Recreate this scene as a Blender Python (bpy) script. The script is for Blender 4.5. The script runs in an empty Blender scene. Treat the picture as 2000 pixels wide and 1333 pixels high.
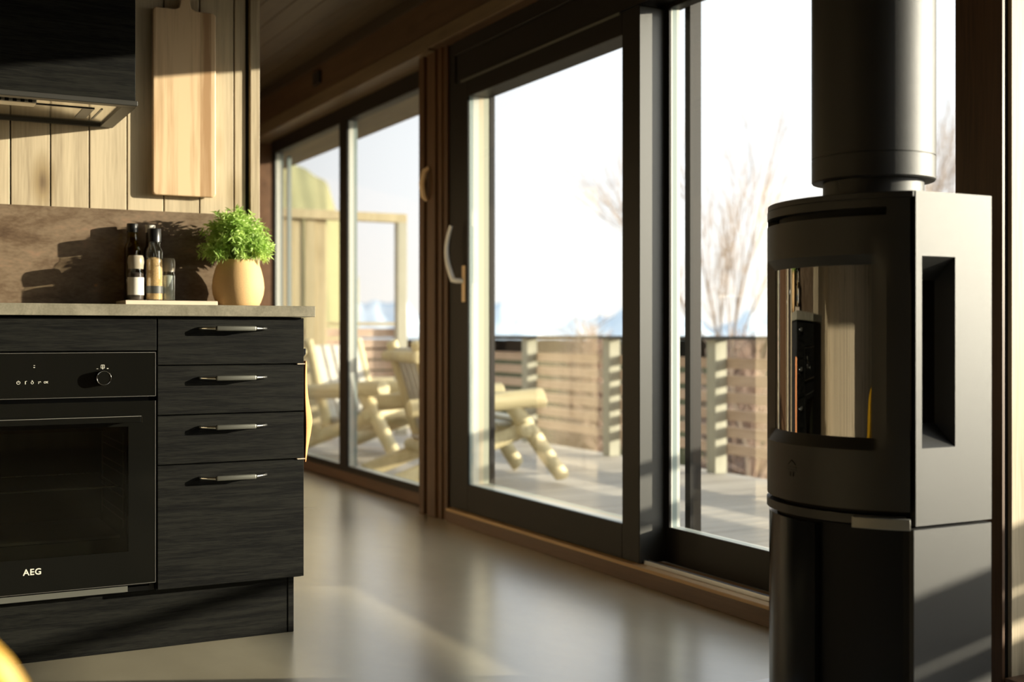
import bpy, bmesh, math, random
from mathutils import Vector, Matrix
random.seed(7)
D = bpy.data; SC = bpy.context.scene; COL = SC.collection
rad = math.radians

# ------------------------------------------------------------------ camera, sky, sun, exposure
F_PX = 2354.0; YH = 652.0; CAM_H = 0.83; YAW = math.atan2(1245, F_PX)
cd = D.cameras.new('camera'); cam = D.objects.new('camera', cd); COL.objects.link(cam)
cam.location = (0, 0, CAM_H); cam.rotation_euler = (rad(90), 0, -YAW)
cd.sensor_width = 36; cd.lens = F_PX / 2000 * 36
cd.shift_y = -(666.5 - YH) / 2000
cd.dof.use_dof = True; cd.dof.focus_distance = 3.05; cd.dof.aperture_fstop = 2.4
cd.clip_end = 3000
SC.camera = cam

SUN_AZ = (-0.906, 0.423); SUN_EL = rad(9.6); GLOW = 7.0
sl = D.lights.new('sun', 'SUN'); sun = D.objects.new('sun', sl); COL.objects.link(sun)
sdir = Vector((SUN_AZ[0]*math.cos(SUN_EL), SUN_AZ[1]*math.cos(SUN_EL), -math.sin(SUN_EL)))
sun.rotation_euler = sdir.to_track_quat('-Z', 'Y').to_euler(); sun.location = (8, -4, 4)
sl.energy = 12.6; sl.color = (1.0, 0.90, 0.71); sl.angle = rad(0.55)

w = D.worlds.new('sky'); SC.world = w; w.use_nodes = True
nt = w.node_tree; nt.nodes.clear()
wo = nt.nodes.new('ShaderNodeOutputWorld'); bg = nt.nodes.new('ShaderNodeBackground')
geo = nt.nodes.new('ShaderNodeTexCoord'); sx = nt.nodes.new('ShaderNodeSeparateXYZ')
cr = nt.nodes.new('ShaderNodeValToRGB')
cr.color_ramp.elements[0].position = 0.0; cr.color_ramp.elements[0].color = (1.0, 0.97, 0.92, 1)
cr.color_ramp.elements[1].position = 0.6; cr.color_ramp.elements[1].color = (0.72, 0.84, 0.98, 1)
e = cr.color_ramp.elements.new(0.12); e.color = (0.97, 0.98, 1.0, 1)
nt.links.new(geo.outputs['Generated'], sx.inputs[0]); nt.links.new(sx.outputs['Z'], cr.inputs[0])
nt.links.new(cr.outputs[0], bg.inputs[0]); bg.inputs[1].default_value = 1.45
# brighter sky around the low sun
dp = nt.nodes.new('ShaderNodeVectorMath'); dp.operation = 'DOT_PRODUCT'; dp.inputs[1].default_value = (-sdir.x, -sdir.y, -sdir.z)
nt.links.new(geo.outputs['Generated'], dp.inputs[0])
mxx = nt.nodes.new('ShaderNodeMath'); mxx.operation = 'MAXIMUM'; mxx.inputs[1].default_value = 0.0; nt.links.new(dp.outputs['Value'], mxx.inputs[0])
pww = nt.nodes.new('ShaderNodeMath'); pww.operation = 'POWER'; pww.inputs[1].default_value = 9.0; nt.links.new(mxx.outputs[0], pww.inputs[0])
gst = nt.nodes.new('ShaderNodeMath'); gst.operation = 'MULTIPLY'; gst.inputs[1].default_value = GLOW; nt.links.new(pww.outputs[0], gst.inputs[0])
bg2 = nt.nodes.new('ShaderNodeBackground'); bg2.inputs[0].default_value = (1.0, 0.93, 0.78, 1); nt.links.new(gst.outputs[0], bg2.inputs[1])
ads = nt.nodes.new('ShaderNodeAddShader'); nt.links.new(bg.outputs[0], ads.inputs[0]); nt.links.new(bg2.outputs[0], ads.inputs[1])
nt.links.new(ads.outputs[0], wo.inputs[0])

SC.view_settings.view_transform = 'Standard'; SC.view_settings.look = 'None'
SC.view_settings.exposure = 0.0; SC.view_settings.gamma = 1.0
SC.view_settings.use_curve_mapping = False

# ------------------------------------------------------------------ materials
def new_mat(name):
    m = D.materials.new(name); m.use_nodes = True
    n = m.node_tree; b = n.nodes['Principled BSDF']
    return m, n, b
def plain(name, col, rough=0.5, metal=0.0, spec=0.5, bump=0.0, bscale=200, var=0.0):
    m, n, b = new_mat(name)
    b.inputs['Base Color'].default_value = (*col, 1); b.inputs['Roughness'].default_value = rough
    b.inputs['Metallic'].default_value = metal; b.inputs['Specular IOR Level'].default_value = spec
    tc = n.nodes.new('ShaderNodeTexCoord')
    ns = n.nodes.new('ShaderNodeTexNoise'); ns.inputs['Scale'].default_value = bscale
    ns.inputs['Detail'].default_value = 4
    n.links.new(tc.outputs['Object'], ns.inputs['Vector'])
    if bump:
        bp = n.nodes.new('ShaderNodeBump'); bp.inputs['Strength'].default_value = bump
        bp.inputs['Distance'].default_value = 0.001
        n.links.new(ns.outputs[0], bp.inputs['Height']); n.links.new(bp.outputs[0], b.inputs['Normal'])
    if var:
        mx = n.nodes.new('ShaderNodeMixRGB'); mx.blend_type = 'MULTIPLY'
        rp = n.nodes.new('ShaderNodeMapRange'); rp.inputs['To Min'].default_value = 1-var; rp.inputs['To Max'].default_value = 1+var
        n.links.new(ns.outputs[0], rp.inputs[0]); n.links.new(rp.outputs[0], mx.inputs[2])
        mx.inputs[0].default_value = 1; mx.inputs[1].default_value = (*col, 1)
        n.links.new(mx.outputs[0], b.inputs['Base Color'])
    return m
def wood(name, c1, c2, axis='Z', scale=1.0, rough=0.5, knots=0.0, board=None, bump=0.15, spec=0.4, contrast=1.0):
    """grain stretched along an axis; board=(axis index, pitch, offset) varies tone from board to board"""
    m, n, b = new_mat(name)
    tc = n.nodes.new('ShaderNodeTexCoord'); mp = n.nodes.new('ShaderNodeMapping')
    st = {'X': (0.05, 1, 1), 'Y': (1, 0.05, 1), 'Z': (1, 1, 0.05)}[axis]
    mp.inputs['Scale'].default_value = [s*scale for s in st]
    n.links.new(tc.outputs['Object'], mp.inputs[0])
    vec = mp.outputs[0]
    rnd = None
    if board:
        sp = n.nodes.new('ShaderNodeSeparateXYZ'); n.links.new(tc.outputs['Object'], sp.inputs[0])
        a = n.nodes.new('ShaderNodeMath'); a.operation = 'SUBTRACT'; a.inputs[1].default_value = board[2]
        n.links.new(sp.outputs[board[0]], a.inputs[0])
        dv = n.nodes.new('ShaderNodeMath'); dv.operation = 'DIVIDE'; dv.inputs[1].default_value = board[1]
        n.links.new(a.outputs[0], dv.inputs[0])
        fl = n.nodes.new('ShaderNodeMath'); fl.operation = 'FLOOR'; n.links.new(dv.outputs[0], fl.inputs[0])
        wn = n.nodes.new('ShaderNodeTexWhiteNoise'); wn.noise_dimensions = '1D'
        n.links.new(fl.outputs[0], wn.inputs['W']); rnd = wn.outputs['Value']
        ad = n.nodes.new('ShaderNodeVectorMath'); ad.operation = 'MULTIPLY_ADD'
        ad.inputs[1].default_value = (3.1, 3.7, 5.3)
        n.links.new(wn.outputs['Color'], ad.inputs[0]); n.links.new(mp.outputs[0], ad.inputs[2])
        vec = ad.outputs[0]
    n1 = n.nodes.new('ShaderNodeTexNoise'); n1.inputs['Scale'].default_value = 22; n1.inputs['Detail'].default_value = 6
    n1.inputs['Distortion'].default_value = 0.6
    n2 = n.nodes.new('ShaderNodeTexNoise'); n2.inputs['Scale'].default_value = 160; n2.inputs['Detail'].default_value = 3
    n.links.new(vec, n1.inputs['Vector']); n.links.new(vec, n2.inputs['Vector'])
    mixf = n.nodes.new('ShaderNodeMath'); mixf.operation = 'MULTIPLY_ADD'; mixf.inputs[1].default_value = 0.45
    n.links.new(n2.outputs[0], mixf.inputs[0])
    sc = n.nodes.new('ShaderNodeMath'); sc.operation = 'MULTIPLY'; sc.inputs[1].default_value = 0.6
    n.links.new(n1.outputs[0], sc.inputs[0]); n.links.new(sc.outputs[0], mixf.inputs[2])
    fac = mixf.outputs[0]
    if rnd:
        r2 = n.nodes.new('ShaderNodeMath'); r2.operation = 'MULTIPLY_ADD'; r2.inputs[1].default_value = 0.22
        n.links.new(rnd, r2.inputs[0]); n.links.new(fac, r2.inputs[2]); fac = r2.outputs[0]
    rp = n.nodes.new('ShaderNodeValToRGB')
    rp.color_ramp.elements[0].position = 0.5-0.17/contrast; rp.color_ramp.elements[0].color = (*c1, 1)
    rp.color_ramp.elements[1].position = 0.55+0.17/contrast; rp.color_ramp.elements[1].color = (*c2, 1)
    n.links.new(fac, rp.inputs[0])
    out = rp.outputs[0]
    if knots:
        mk = n.nodes.new('ShaderNodeMapping')
        mk.inputs['Scale'].default_value = ((0, 6.5, 2.6) if (board and board[0] == 1) else (6.5, 0, 2.6)) if axis == 'Z' else {'X': (3.0, 9, 9), 'Y': (9, 3.0, 9)}[axis]
        n.links.new(tc.outputs['Object'], mk.inputs[0])
        vo = n.nodes.new('ShaderNodeTexVoronoi'); vo.inputs['Scale'].default_value = 0.85
        n.links.new(mk.outputs[0], vo.inputs['Vector'])
        kr = n.nodes.new('ShaderNodeValToRGB')
        kr.color_ramp.elements[0].position = 0.03; kr.color_ramp.elements[0].color = (0.20, 0.13, 0.08, 1)
        kr.color_ramp.elements[1].position = 0.24; kr.color_ramp.elements[1].color = (1, 1, 1, 1)
        e = kr.color_ramp.elements.new(0.10); e.color = (0.62, 0.55, 0.42, 1)
        n.links.new(vo.outputs['Distance'], kr.inputs[0])
        mx = n.nodes.new('ShaderNodeMixRGB'); mx.blend_type = 'MULTIPLY'; mx.inputs[0].default_value = knots
        n.links.new(out, mx.inputs[1]); n.links.new(kr.outputs[0], mx.inputs[2]); out = mx.outputs[0]
    n.links.new(out, b.inputs['Base Color'])
    b.inputs['Roughness'].default_value = rough; b.inputs['Specular IOR Level'].default_value = spec
    if bump:
        bp = n.nodes.new('ShaderNodeBump'); bp.inputs['Strength'].default_value = bump; bp.inputs['Distance'].default_value = 0.002
        n.links.new(fac, bp.inputs['Height']); n.links.new(bp.outputs[0], b.inputs['Normal'])
    return m
def mottled(name, cols, scale=6, rough=0.5, streak=(1, 1, 1), spec=0.5, bump=0.0, fine=0.25):
    m, n, b = new_mat(name)
    tc = n.nodes.new('ShaderNodeTexCoord'); mp = n.nodes.new('ShaderNodeMapping'); mp.inputs['Scale'].default_value = streak
    n.links.new(tc.outputs['Object'], mp.inputs[0])
    n1 = n.nodes.new('ShaderNodeTexNoise'); n1.inputs['Scale'].default_value = scale; n1.inputs['Detail'].default_value = 8
    n1.inputs['Roughness'].default_value = 0.62; n1.inputs['Distortion'].default_value = 0.7
    n.links.new(mp.outputs[0], n1.inputs['Vector'])
    n2 = n.nodes.new('ShaderNodeTexNoise'); n2.inputs['Scale'].default_value = scale*14; n2.inputs['Detail'].default_value = 4
    n.links.new(mp.outputs[0], n2.inputs['Vector'])
    ma = n.nodes.new('ShaderNodeMix'); ma.inputs[0].default_value = fine
    n.links.new(n1.outputs[0], ma.inputs[2]); n.links.new(n2.outputs[0], ma.inputs[3])
    rp = n.nodes.new('ShaderNodeValToRGB'); el = rp.color_ramp.elements
    el[0].position = 0.34; el[0].color = (*cols[0], 1); el[1].position = 0.66; el[1].color = (*cols[-1], 1)
    for i, c in enumerate(cols[1:-1]):
        e = el.new(0.34+0.32*(i+1)/(len(cols)-1)); e.color = (*c, 1)
    n.links.new(ma.outputs[0], rp.inputs[0]); n.links.new(rp.outputs[0], b.inputs['Base Color'])
    rr = n.nodes.new('ShaderNodeMapRange'); rr.inputs['To Min'].default_value = rough-0.08; rr.inputs['To Max'].default_value = rough+0.1
    n.links.new(n1.outputs[0], rr.inputs[0]); n.links.new(rr.outputs[0], b.inputs['Roughness'])
    b.inputs['Specular IOR Level'].default_value = spec
    if bump:
        bp = n.nodes.new('ShaderNodeBump'); bp.inputs['Strength'].default_value = bump; bp.inputs['Distance'].default_value = 0.002
        n.links.new(ma.outputs[0], bp.inputs['Height']); n.links.new(bp.outputs[0], b.inputs['Normal'])
    return m
def glass(name, tint=(1, 1, 1), refl=1.0, rough=0.0, ior=1.5, base=0.0):
    """thin pane: light passes straight through, reflection grows with the angle"""
    m = D.materials.new(name); m.use_nodes = True; n = m.node_tree; n.nodes.clear()
    o = n.nodes.new('ShaderNodeOutputMaterial'); mx = n.nodes.new('ShaderNodeMixShader')
    t = n.nodes.new('ShaderNodeBsdfTransparent'); t.inputs[0].default_value = (*tint, 1)
    g = n.nodes.new('ShaderNodeBsdfGlossy'); g.inputs['Roughness'].default_value = rough
    # Schlick reflectance from either side of the pane
    ge = n.nodes.new('ShaderNodeNewGeometry'); dt = n.nodes.new('ShaderNodeVectorMath'); dt.operation = 'DOT_PRODUCT'
    n.links.new(ge.outputs['Incoming'], dt.inputs[0]); n.links.new(ge.outputs['Normal'], dt.inputs[1])
    ab = n.nodes.new('ShaderNodeMath'); ab.operation = 'ABSOLUTE'; n.links.new(dt.outputs['Value'], ab.inputs[0])
    om = n.nodes.new('ShaderNodeMath'); om.operation = 'SUBTRACT'; om.inputs[0].default_value = 1; om.use_clamp = True; n.links.new(ab.outputs[0], om.inputs[1])
    pw = n.nodes.new('ShaderNodeMath'); pw.operation = 'POWER'; pw.inputs[1].default_value = 5; n.links.new(om.outputs[0], pw.inputs[0])
    r0 = ((ior-1)/(ior+1))**2
    fr = n.nodes.new('ShaderNodeMath'); fr.operation = 'MULTIPLY_ADD'; fr.inputs[1].default_value = 1-r0; fr.inputs[2].default_value = r0
    n.links.new(pw.outputs[0], fr.inputs[0])
    ml = n.nodes.new('ShaderNodeMath'); ml.operation = 'MULTIPLY_ADD'; ml.inputs[1].default_value = refl; ml.inputs[2].default_value = base
    ml.use_clamp = True
    n.links.new(fr.outputs[0], ml.inputs[0]); n.links.new(ml.outputs[0], mx.inputs[0])
    n.links.new(t.outputs[0], mx.inputs[1]); n.links.new(g.outputs[0], mx.inputs[2]); n.links.new(mx.outputs[0], o.inputs[0])
    return m

M = {}
M['wall_pine'] = wood('wall_pine', (0.30, 0.235, 0.15), (0.58, 0.48, 0.325), 'Z', 1.0, 0.55, 0.85, (0, 0.11, 0.351-0.11*40), 0.2)
M['wall_pine_y'] = wood('wall_pine_y', (0.30, 0.23, 0.145), (0.56, 0.46, 0.31), 'Z', 1.0, 0.55, 0.85, (1, 0.11, 0), 0.2)
M['trim_wood'] = wood('trim_wood', (0.05, 0.023, 0.010), (0.115, 0.056, 0.024), 'Z', 1.0, 0.45, 0.4)
M['beam_wood'] = wood('beam_wood', (0.05, 0.026, 0.013), (0.10, 0.055, 0.027), 'Y', 1.0, 0.5, 0.5)
M['soffit_wood'] = wood('soffit_wood', (0.09, 0.06, 0.033), (0.15, 0.105, 0.06), 'Y', 1.0, 0.5, 0.3)
M['sill_wood'] = wood('sill_wood', (0.07, 0.036, 0.018), (0.13, 0.07, 0.036), 'Y', 1.0, 0.4, 0.3)
M['ledge_wood'] = wood('ledge_wood', (0.36, 0.22, 0.10), (0.52, 0.34, 0.17), 'Y', 1.0, 0.35, 0.0)
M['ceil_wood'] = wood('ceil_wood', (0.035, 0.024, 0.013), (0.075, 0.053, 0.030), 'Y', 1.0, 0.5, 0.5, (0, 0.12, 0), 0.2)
M['board_wood'] = wood('board_wood', (0.40, 0.24, 0.12), (0.74, 0.54, 0.33), 'Z', 0.55, 0.45, 0.0, (0, 0.034, 0.76), 0.1, contrast=1.6)
M['black_oak'] = wood('black_oak', (0.0008, 0.0008, 0.0006), (0.0105, 0.0105, 0.008), 'X', 4.0, 0.62, 0, None, 0.6, 0.14, 2.4)
M['black_carcass'] = plain('black_carcass', (0.012, 0.012, 0.011), 0.5, var=0.1)
M['worktop'] = mottled('worktop', [(0.15, 0.135, 0.095), (0.22, 0.20, 0.145), (0.30, 0.27, 0.20)], 14, 0.42, (1, 1, 1))
M['backsplash'] = mottled('backsplash', [(0.075, 0.045, 0.026), (0.13, 0.085, 0.05), (0.19, 0.135, 0.085), (0.26, 0.16, 0.10)], 4.5, 0.42, (1, 1, 2.2), 0.5)
M['floor'] = mottled('floor', [(0.38, 0.335, 0.235), (0.45, 0.40, 0.285), (0.53, 0.475, 0.345)], 1.1, 0.30, (1.0, 0.6, 1), 0.6, 0.03, 0.12)
fb = M['floor'].node_tree.nodes['Principled BSDF']; fb.inputs['Coat Weight'].default_value = 1.0; fb.inputs['Coat Roughness'].default_value = 0.24; fb.inputs['Coat IOR'].default_value = 1.85; fb.inputs['Coat Tint'].default_value = (1, 1, 1, 1)
M['frame_black'] = plain('frame_black', (0.008, 0.006, 0.0045), 0.5, 0, 0.28, 0.15, 900)
M['stile_edge_lit'] = plain('stile_edge_lit', (0.035, 0.034, 0.028), 0.40, 0, 1.0, 0.15, 900)  # lit copy of the frame paint: sun sheen put into paler, glossier colour
M['outer_alu'] = plain('outer_alu', (0.52, 0.53, 0.48), 0.35, 0.0, 0.5)
M['outer_beige'] = plain('outer_beige', (0.50, 0.44, 0.32), 0.4)
M['outer_olive'] = plain('outer_olive', (0.34, 0.35, 0.27), 0.4)
M['outer_grey'] = plain('outer_grey', (0.22, 0.27, 0.26), 0.35, 0.0, 0.5)
M['alu_track'] = plain('alu_track', (0.6, 0.62, 0.66), 0.3, 0.9)
M['pane'] = glass('pane', (0.97, 0.985, 0.97), 1.6, 0, 1.5, 0.11)
M['stove_paint'] = plain('stove_paint', (0.010, 0.0095, 0.008), 0.47, 0.0, 0.62, 0.3, 1400)
M['stove_dark'] = plain('stove_dark', (0.003, 0.003, 0.003), 0.6, 0, 0.25)
M['stove_glass'] = glass('stove_glass', (0.55, 0.5, 0.42), 3.0, 0.01, 1.5, 0.10)
M['base_glass'] = plain('base_glass', (0.004, 0.004, 0.004), 0.2, 0, 0.3)
M['steel_dark'] = plain('steel_dark', (0.30, 0.29, 0.26), 0.45, 0.6)
M['steel'] = plain('steel', (0.62, 0.58, 0.5), 0.16, 1.0)
M['steel_matte'] = plain('steel_matte', (0.55, 0.53, 0.48), 0.35, 1.0)
M['chrome'] = plain('chrome', (0.75, 0.75, 0.73), 0.12, 1.0)
M['handle_alu'] = plain('handle_alu', (0.80, 0.80, 0.78), 0.35, 0.25)
M['handle_grip'] = plain('handle_grip', (0.20, 0.20, 0.17), 0.38, 0.7)
M['handle_black'] = plain('handle_black', (0.01, 0.01, 0.01), 0.3, 0.3)
M['brass'] = plain('brass', (0.80, 0.58, 0.34), 0.5, 0.0)
M['oven_black'] = plain('oven_black', (0.006, 0.006, 0.005), 0.06, 0, 0.5)
M['oven_cavity'] = plain('oven_cavity', (0.12, 0.125, 0.105), 0.5)
M['oven_pane'] = glass('oven_pane', (0.55, 0.56, 0.50), 1.6, 0.03, 1.5, 0.03)
M['print'] = plain('print', (0.70, 0.68, 0.58), 0.5)
M['print_dim'] = plain('print_dim', (0.35, 0.34, 0.28), 0.5)
M['grey_strip'] = plain('grey_strip', (0.10, 0.10, 0.085), 0.4)
M['pot_clay'] = plain('pot_clay', (0.70, 0.45, 0.21), 0.65, 0, 0.3, 0.3, 300, 0.12)
M['soil'] = plain('soil', (0.05, 0.035, 0.02), 0.9)
M['cap_black'] = plain('cap_black', (0.008, 0.008, 0.008), 0.3)
M['oil_glass'] = glass('oil_glass', (0.72, 0.62, 0.12), 1.5, 0.0, 1.5)
M['clear_glass'] = glass('clear_glass', (0.93, 0.95, 0.92), 1.8, 0.02, 1.5, 0.03)
M['oil'] = glass('oil', (0.75, 0.58, 0.10), 0.6)
M['seasoning'] = plain('seasoning', (0.55, 0.36, 0.17), 0.8, 0, 0.3, 1.0, 400, 0.7)
M['pepper'] = plain('pepper', (0.05, 0.035, 0.03), 0.8, 0, 0.3, 1.0, 500, 0.9)
M['salt'] = plain('salt', (0.40, 0.42, 0.38), 0.8, 0, 0.3, 1.0, 500, 0.3)
M['label_white'] = plain('label_white', (0.70, 0.66, 0.58), 0.6)
M['label_dark'] = plain('label_dark', (0.05, 0.05, 0.045), 0.5)
M['grinder'] = plain('grinder', (0.33, 0.29, 0.22), 0.22, 0, 0.5)
M['tray'] = plain('tray', (0.70, 0.58, 0.44), 0.5, var=0.1, bscale=20)
M['white_plate'] = plain('white_plate', (0.75, 0.78, 0.80), 0.12)
M['deck'] = wood('deck', (0.26, 0.235, 0.20), (0.46, 0.42, 0.355), 'X', 0.8, 0.6, 0, (1, 0.125, 0), 0.2)
M['fence_wood'] = wood('fence_wood', (0.45, 0.32, 0.23), (0.66, 0.50, 0.38), 'Y', 0.8, 0.7, 0.3)
M['fence_post'] = wood('fence_post', (0.34, 0.33, 0.25), (0.46, 0.44, 0.34), 'Z', 0.8, 0.7)
M['fence_cap'] = plain('fence_cap', (0.03, 0.035, 0.035), 0.6)
M['shade_board_dark'] = plain('shade_board_dark', (0.055, 0.05, 0.035), 0.7, var=0.2, bscale=12)
M['screen_wood'] = wood('screen_wood', (0.36, 0.30, 0.17), (0.52, 0.44, 0.27), 'Z', 0.8, 0.7, 0.2)
M['log'] = wood('log', (0.46, 0.38, 0.20), (0.66, 0.58, 0.36), 'Z', 0.6, 0.6, 0.25)
M['log_x'] = wood('log_x', (0.46, 0.38, 0.20), (0.66, 0.58, 0.36), 'X', 0.6, 0.6, 0.25)
M['slat_grey'] = wood('slat_grey', (0.36, 0.35, 0.31), (0.50, 0.49, 0.43), 'X', 0.6, 0.7)
M['yellow'] = plain('yellow', (0.55, 0.30, 0.01), 0.5)
M['orange_cloth'] = plain('orange_cloth', (0.88, 0.36, 0.15), 0.85, 0, 0.1, 0.4, 800)
M['white_hook'] = plain('white_hook', (0.65, 0.55, 0.42), 0.5)
M['bark'] = plain('bark', (0.42, 0.31, 0.22), 0.9, var=0.3, bscale=6)
M['shrub'] = plain('shrub', (0.36, 0.25, 0.19), 0.9, var=0.3, bscale=6)
M['mountain'] = mottled('mountain', [(0.50, 0.62, 0.72), (0.66, 0.74, 0.80), (0.82, 0.85, 0.86)], 0.012, 0.9, (1, 1, 1), 0.0)  # atmospheric haze painted in as pale blue
M['hill'] = plain('hill', (0.30, 0.29, 0.16), 0.9, 0, 0.0, var=0.15, bscale=0.5)
M['ground'] = mottled('ground', [(0.035, 0.037, 0.022), (0.07, 0.068, 0.04)], 0.2, 0.9, (1, 1, 1), 0.0)
M['house_wall'] = wood('house_wall', (0.10, 0.07, 0.04), (0.16, 0.12, 0.07), 'Y', 1.0, 0.6)
M['added_door'] = plain('added_door', (0.03, 0.022, 0.015), 0.5)
M['white_fabric'] = plain('white_fabric', (0.72, 0.72, 0.68), 0.8)

# leaf: diffuse with light coming through
def leaf_mat():
    m, n, b = new_mat('leaf')
    tc = n.nodes.new('ShaderNodeTexCoord'); ns = n.nodes.new('ShaderNodeTexNoise'); ns.inputs['Scale'].default_value = 28
    n.links.new(tc.outputs['Object'], ns.inputs['Vector'])
    rp = n.nodes.new('ShaderNodeValToRGB')
    rp.color_ramp.elements[0].position = 0.3; rp.color_ramp.elements[0].color = (0.24, 0.42, 0.06, 1)
    rp.color_ramp.elements[1].position = 0.7; rp.color_ramp.elements[1].color = (0.66, 0.84, 0.26, 1)
    n.links.new(ns.outputs[0], rp.inputs[0]); n.links.new(rp.outputs[0], b.inputs['Base Color'])
    b.inputs['Roughness'].default_value = 0.5
    tr = n.nodes.new('ShaderNodeBsdfTranslucent'); n.links.new(rp.outputs[0], tr.inputs[0])
    mx = n.nodes.new('ShaderNodeMixShader'); mx.inputs[0].default_value = 0.35
    o = n.nodes['Material Output']
    n.links.new(b.outputs[0], mx.inputs[1]); n.links.new(tr.outputs[0], mx.inputs[2]); n.links.new(mx.outputs[0], o.inputs[0])
    return m
M['leaf'] = leaf_mat()

# ------------------------------------------------------------------ mesh helpers
class MB:
    def __init__(s): s.bm = bmesh.new()
    def box(s, x0, x1, y0, y1, z0, z1, bev=0.0, seg=2, mat=None):
        c = Vector(((x0+x1)/2, (y0+y1)/2, (z0+z1)/2))
        r = bmesh.ops.create_cube(s.bm, size=1)
        vs = r['verts']
        for v in vs: v.co = Vector((v.co.x*(x1-x0), v.co.y*(y1-y0), v.co.z*(z1-z0))) + c
        if mat is not None:
            for v in vs: v.co = mat @ v.co
        if bev:
            es = list({e for v in vs for e in v.link_edges})
            bmesh.ops.bevel(s.bm, geom=es, offset=bev, segments=seg, affect='EDGES', profile=0.5)
        return s
    def tube(s, pts, rs, n=14, caps=True, squash=None):
        pts = [Vector(p) for p in pts]
        if not hasattr(rs, '__len__'): rs = [rs]*len(pts)
        rings = []; up = None
        for i, p in enumerate(pts):
            if i == 0: t = pts[1]-p
            elif i == len(pts)-1: t = p-pts[-2]
            else: t = (pts[i+1]-p).normalized()+(p-pts[i-1]).normalized()
            t.normalize()
            if up is None:
                up = Vector((0, 0, 1)) if abs(t.z) < 0.9 else Vector((1, 0, 0))
            a = (up - t*up.dot(t)).normalized(); bb = t.cross(a); up = a
            sq = squash if squash else 1.0
            rings.append([s.bm.verts.new(p + a*math.cos(k*2*math.pi/n)*rs[i]*sq + bb*math.sin(k*2*math.pi/n)*rs[i]) for k in range(n)])
        for i in range(len(rings)-1):
            for k in range(n):
                s.bm.faces.new((rings[i][k], rings[i][(k+1) % n], rings[i+1][(k+1) % n], rings[i+1][k]))
        if caps:
            s.bm.faces.new(rings[0][::-1]); s.bm.faces.new(rings[-1])
        return s
    def lathe(s, cx, cy, prof, n=40, cap0=True, cap1=True):
        rings = [[s.bm.verts.new((cx+r*math.cos(k*2*math.pi/n), cy+r*math.sin(k*2*math.pi/n), z)) for k in range(n)] for r, z in prof]
        for i in range(len(rings)-1):
            for k in range(n):
                s.bm.faces.new((rings[i][k], rings[i][(k+1) % n], rings[i+1][(k+1) % n], rings[i+1][k]))
        if cap0: s.bm.faces.new(rings[0][::-1])
        if cap1: s.bm.faces.new(rings[-1])
        return s
    def prism(s, poly, z0, z1):
        a = [s.bm.verts.new((x, y, z0)) for x, y in poly]; b = [s.bm.verts.new((x, y, z1)) for x, y in poly]
        n = len(poly)
        for i in range(n): s.bm.faces.new((a[i], a[(i+1) % n], b[(i+1) % n], b[i]))
        s.bm.faces.new(a[::-1]); s.bm.faces.new(b)
        return s
    def prism_y(s, poly, y0, y1):
        """polygon in x,z swept along y"""
        a = [s.bm.verts.new((x, y0, z)) for x, z in poly]; b = [s.bm.verts.new((x, y1, z)) for x, z in poly]
        n = len(poly)
        for i in range(n): s.bm.faces.new((a[i], a[(i+1) % n], b[(i+1) % n], b[i]))
        s.bm.faces.new(a[::-1]); s.bm.faces.new(b)
        return s
    def shell(s, poly, z0, z1, th):
        return s
    def face(s, pts):
        s.bm.faces.new([s.bm.verts.new(p) for p in pts]); return s
    def build(s, name, mat, parent=None, smooth=None, bevel=0.0):
        bmesh.ops.recalc_face_normals(s.bm, faces=s.bm.faces[:])
        me = D.meshes.new(name); s.bm.to_mesh(me); s.bm.free()
        me.materials.append(M[mat] if isinstance(mat, str) else mat)
        o = D.objects.new(name, me); COL.objects.link(o)
        if parent is not None:
            o.parent = parent
            # parents are Empties moved before their children are built: keep world coordinates
            o.matrix_parent_inverse = world_of(parent).inverted()
        if smooth is not None:
            for p in me.polygons: p.use_smooth = True
            me.set_sharp_from_angle(angle=rad(smooth))
        if bevel:
            bv = o.modifiers.new('bevel', 'BEVEL'); bv.width = bevel; bv.segments = 2; bv.limit_method = 'ANGLE'
        return o
def world_of(o):
    m = o.matrix_basis.copy()
    if o.parent: m = world_of(o.parent) @ o.matrix_parent_inverse @ m
    return m
def thing(name, label, cat, loc=(0, 0, 0), group=None):
    o = D.objects.new(name, None); COL.objects.link(o); o.location = loc; o.empty_display_size = 0.05
    o['label'] = label; o['category'] = cat
    if group: o['group'] = group
    return o
def tag(o, label, cat, group=None):
    o['label'] = label; o['category'] = cat
    if group: o['group'] = group
    return o
def struct(o, label=None, cat=None):
    o['kind'] = 'structure'
    if label: o['label'] = label
    if cat: o['category'] = cat
    return o
def sempty(name, loc, label, cat):
    o = thing(name, label, cat, loc); o['kind'] = 'structure'; return o

def rect_frame(b, xa, xb, y0, y1, z0, z1, w0, w1=None, wb=None, wt=None, bev=0.002):
    """frame lying in the y-z plane; w0 low-y stile, w1 high-y stile"""
    w1 = w0 if w1 is None else w1; wb = w0 if wb is None else wb; wt = w0 if wt is None else wt
    b.box(xa, xb, y0, y0+w0, z0, z1, bev, 1); b.box(xa, xb, y1-w1, y1, z0, z1, bev, 1)
    b.box(xa, xb, y0+w0, y1-w1, z0, z0+wb, bev, 1); b.box(xa, xb, y0+w0, y1-w1, z1-wt, z1, bev, 1)
    return b
def pane(parent, x, y0, y1, z0, z1):
    return MB().face([(x, y0, z0), (x, y1, z0), (x, y1, z1), (x, y0, z1)]).build('pane', 'pane', parent)
# ================================================================== ROOM SHELL
CEIL = 2.39; XW = 2.226; YEND = 7.86
fl = MB().box(-3.3, 2.30, -2.9, YEND+0.1, -0.05, 0.0).build('floor', 'floor'); struct(fl, 'grey troweled concrete floor with a soft sheen', 'floor')
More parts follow.
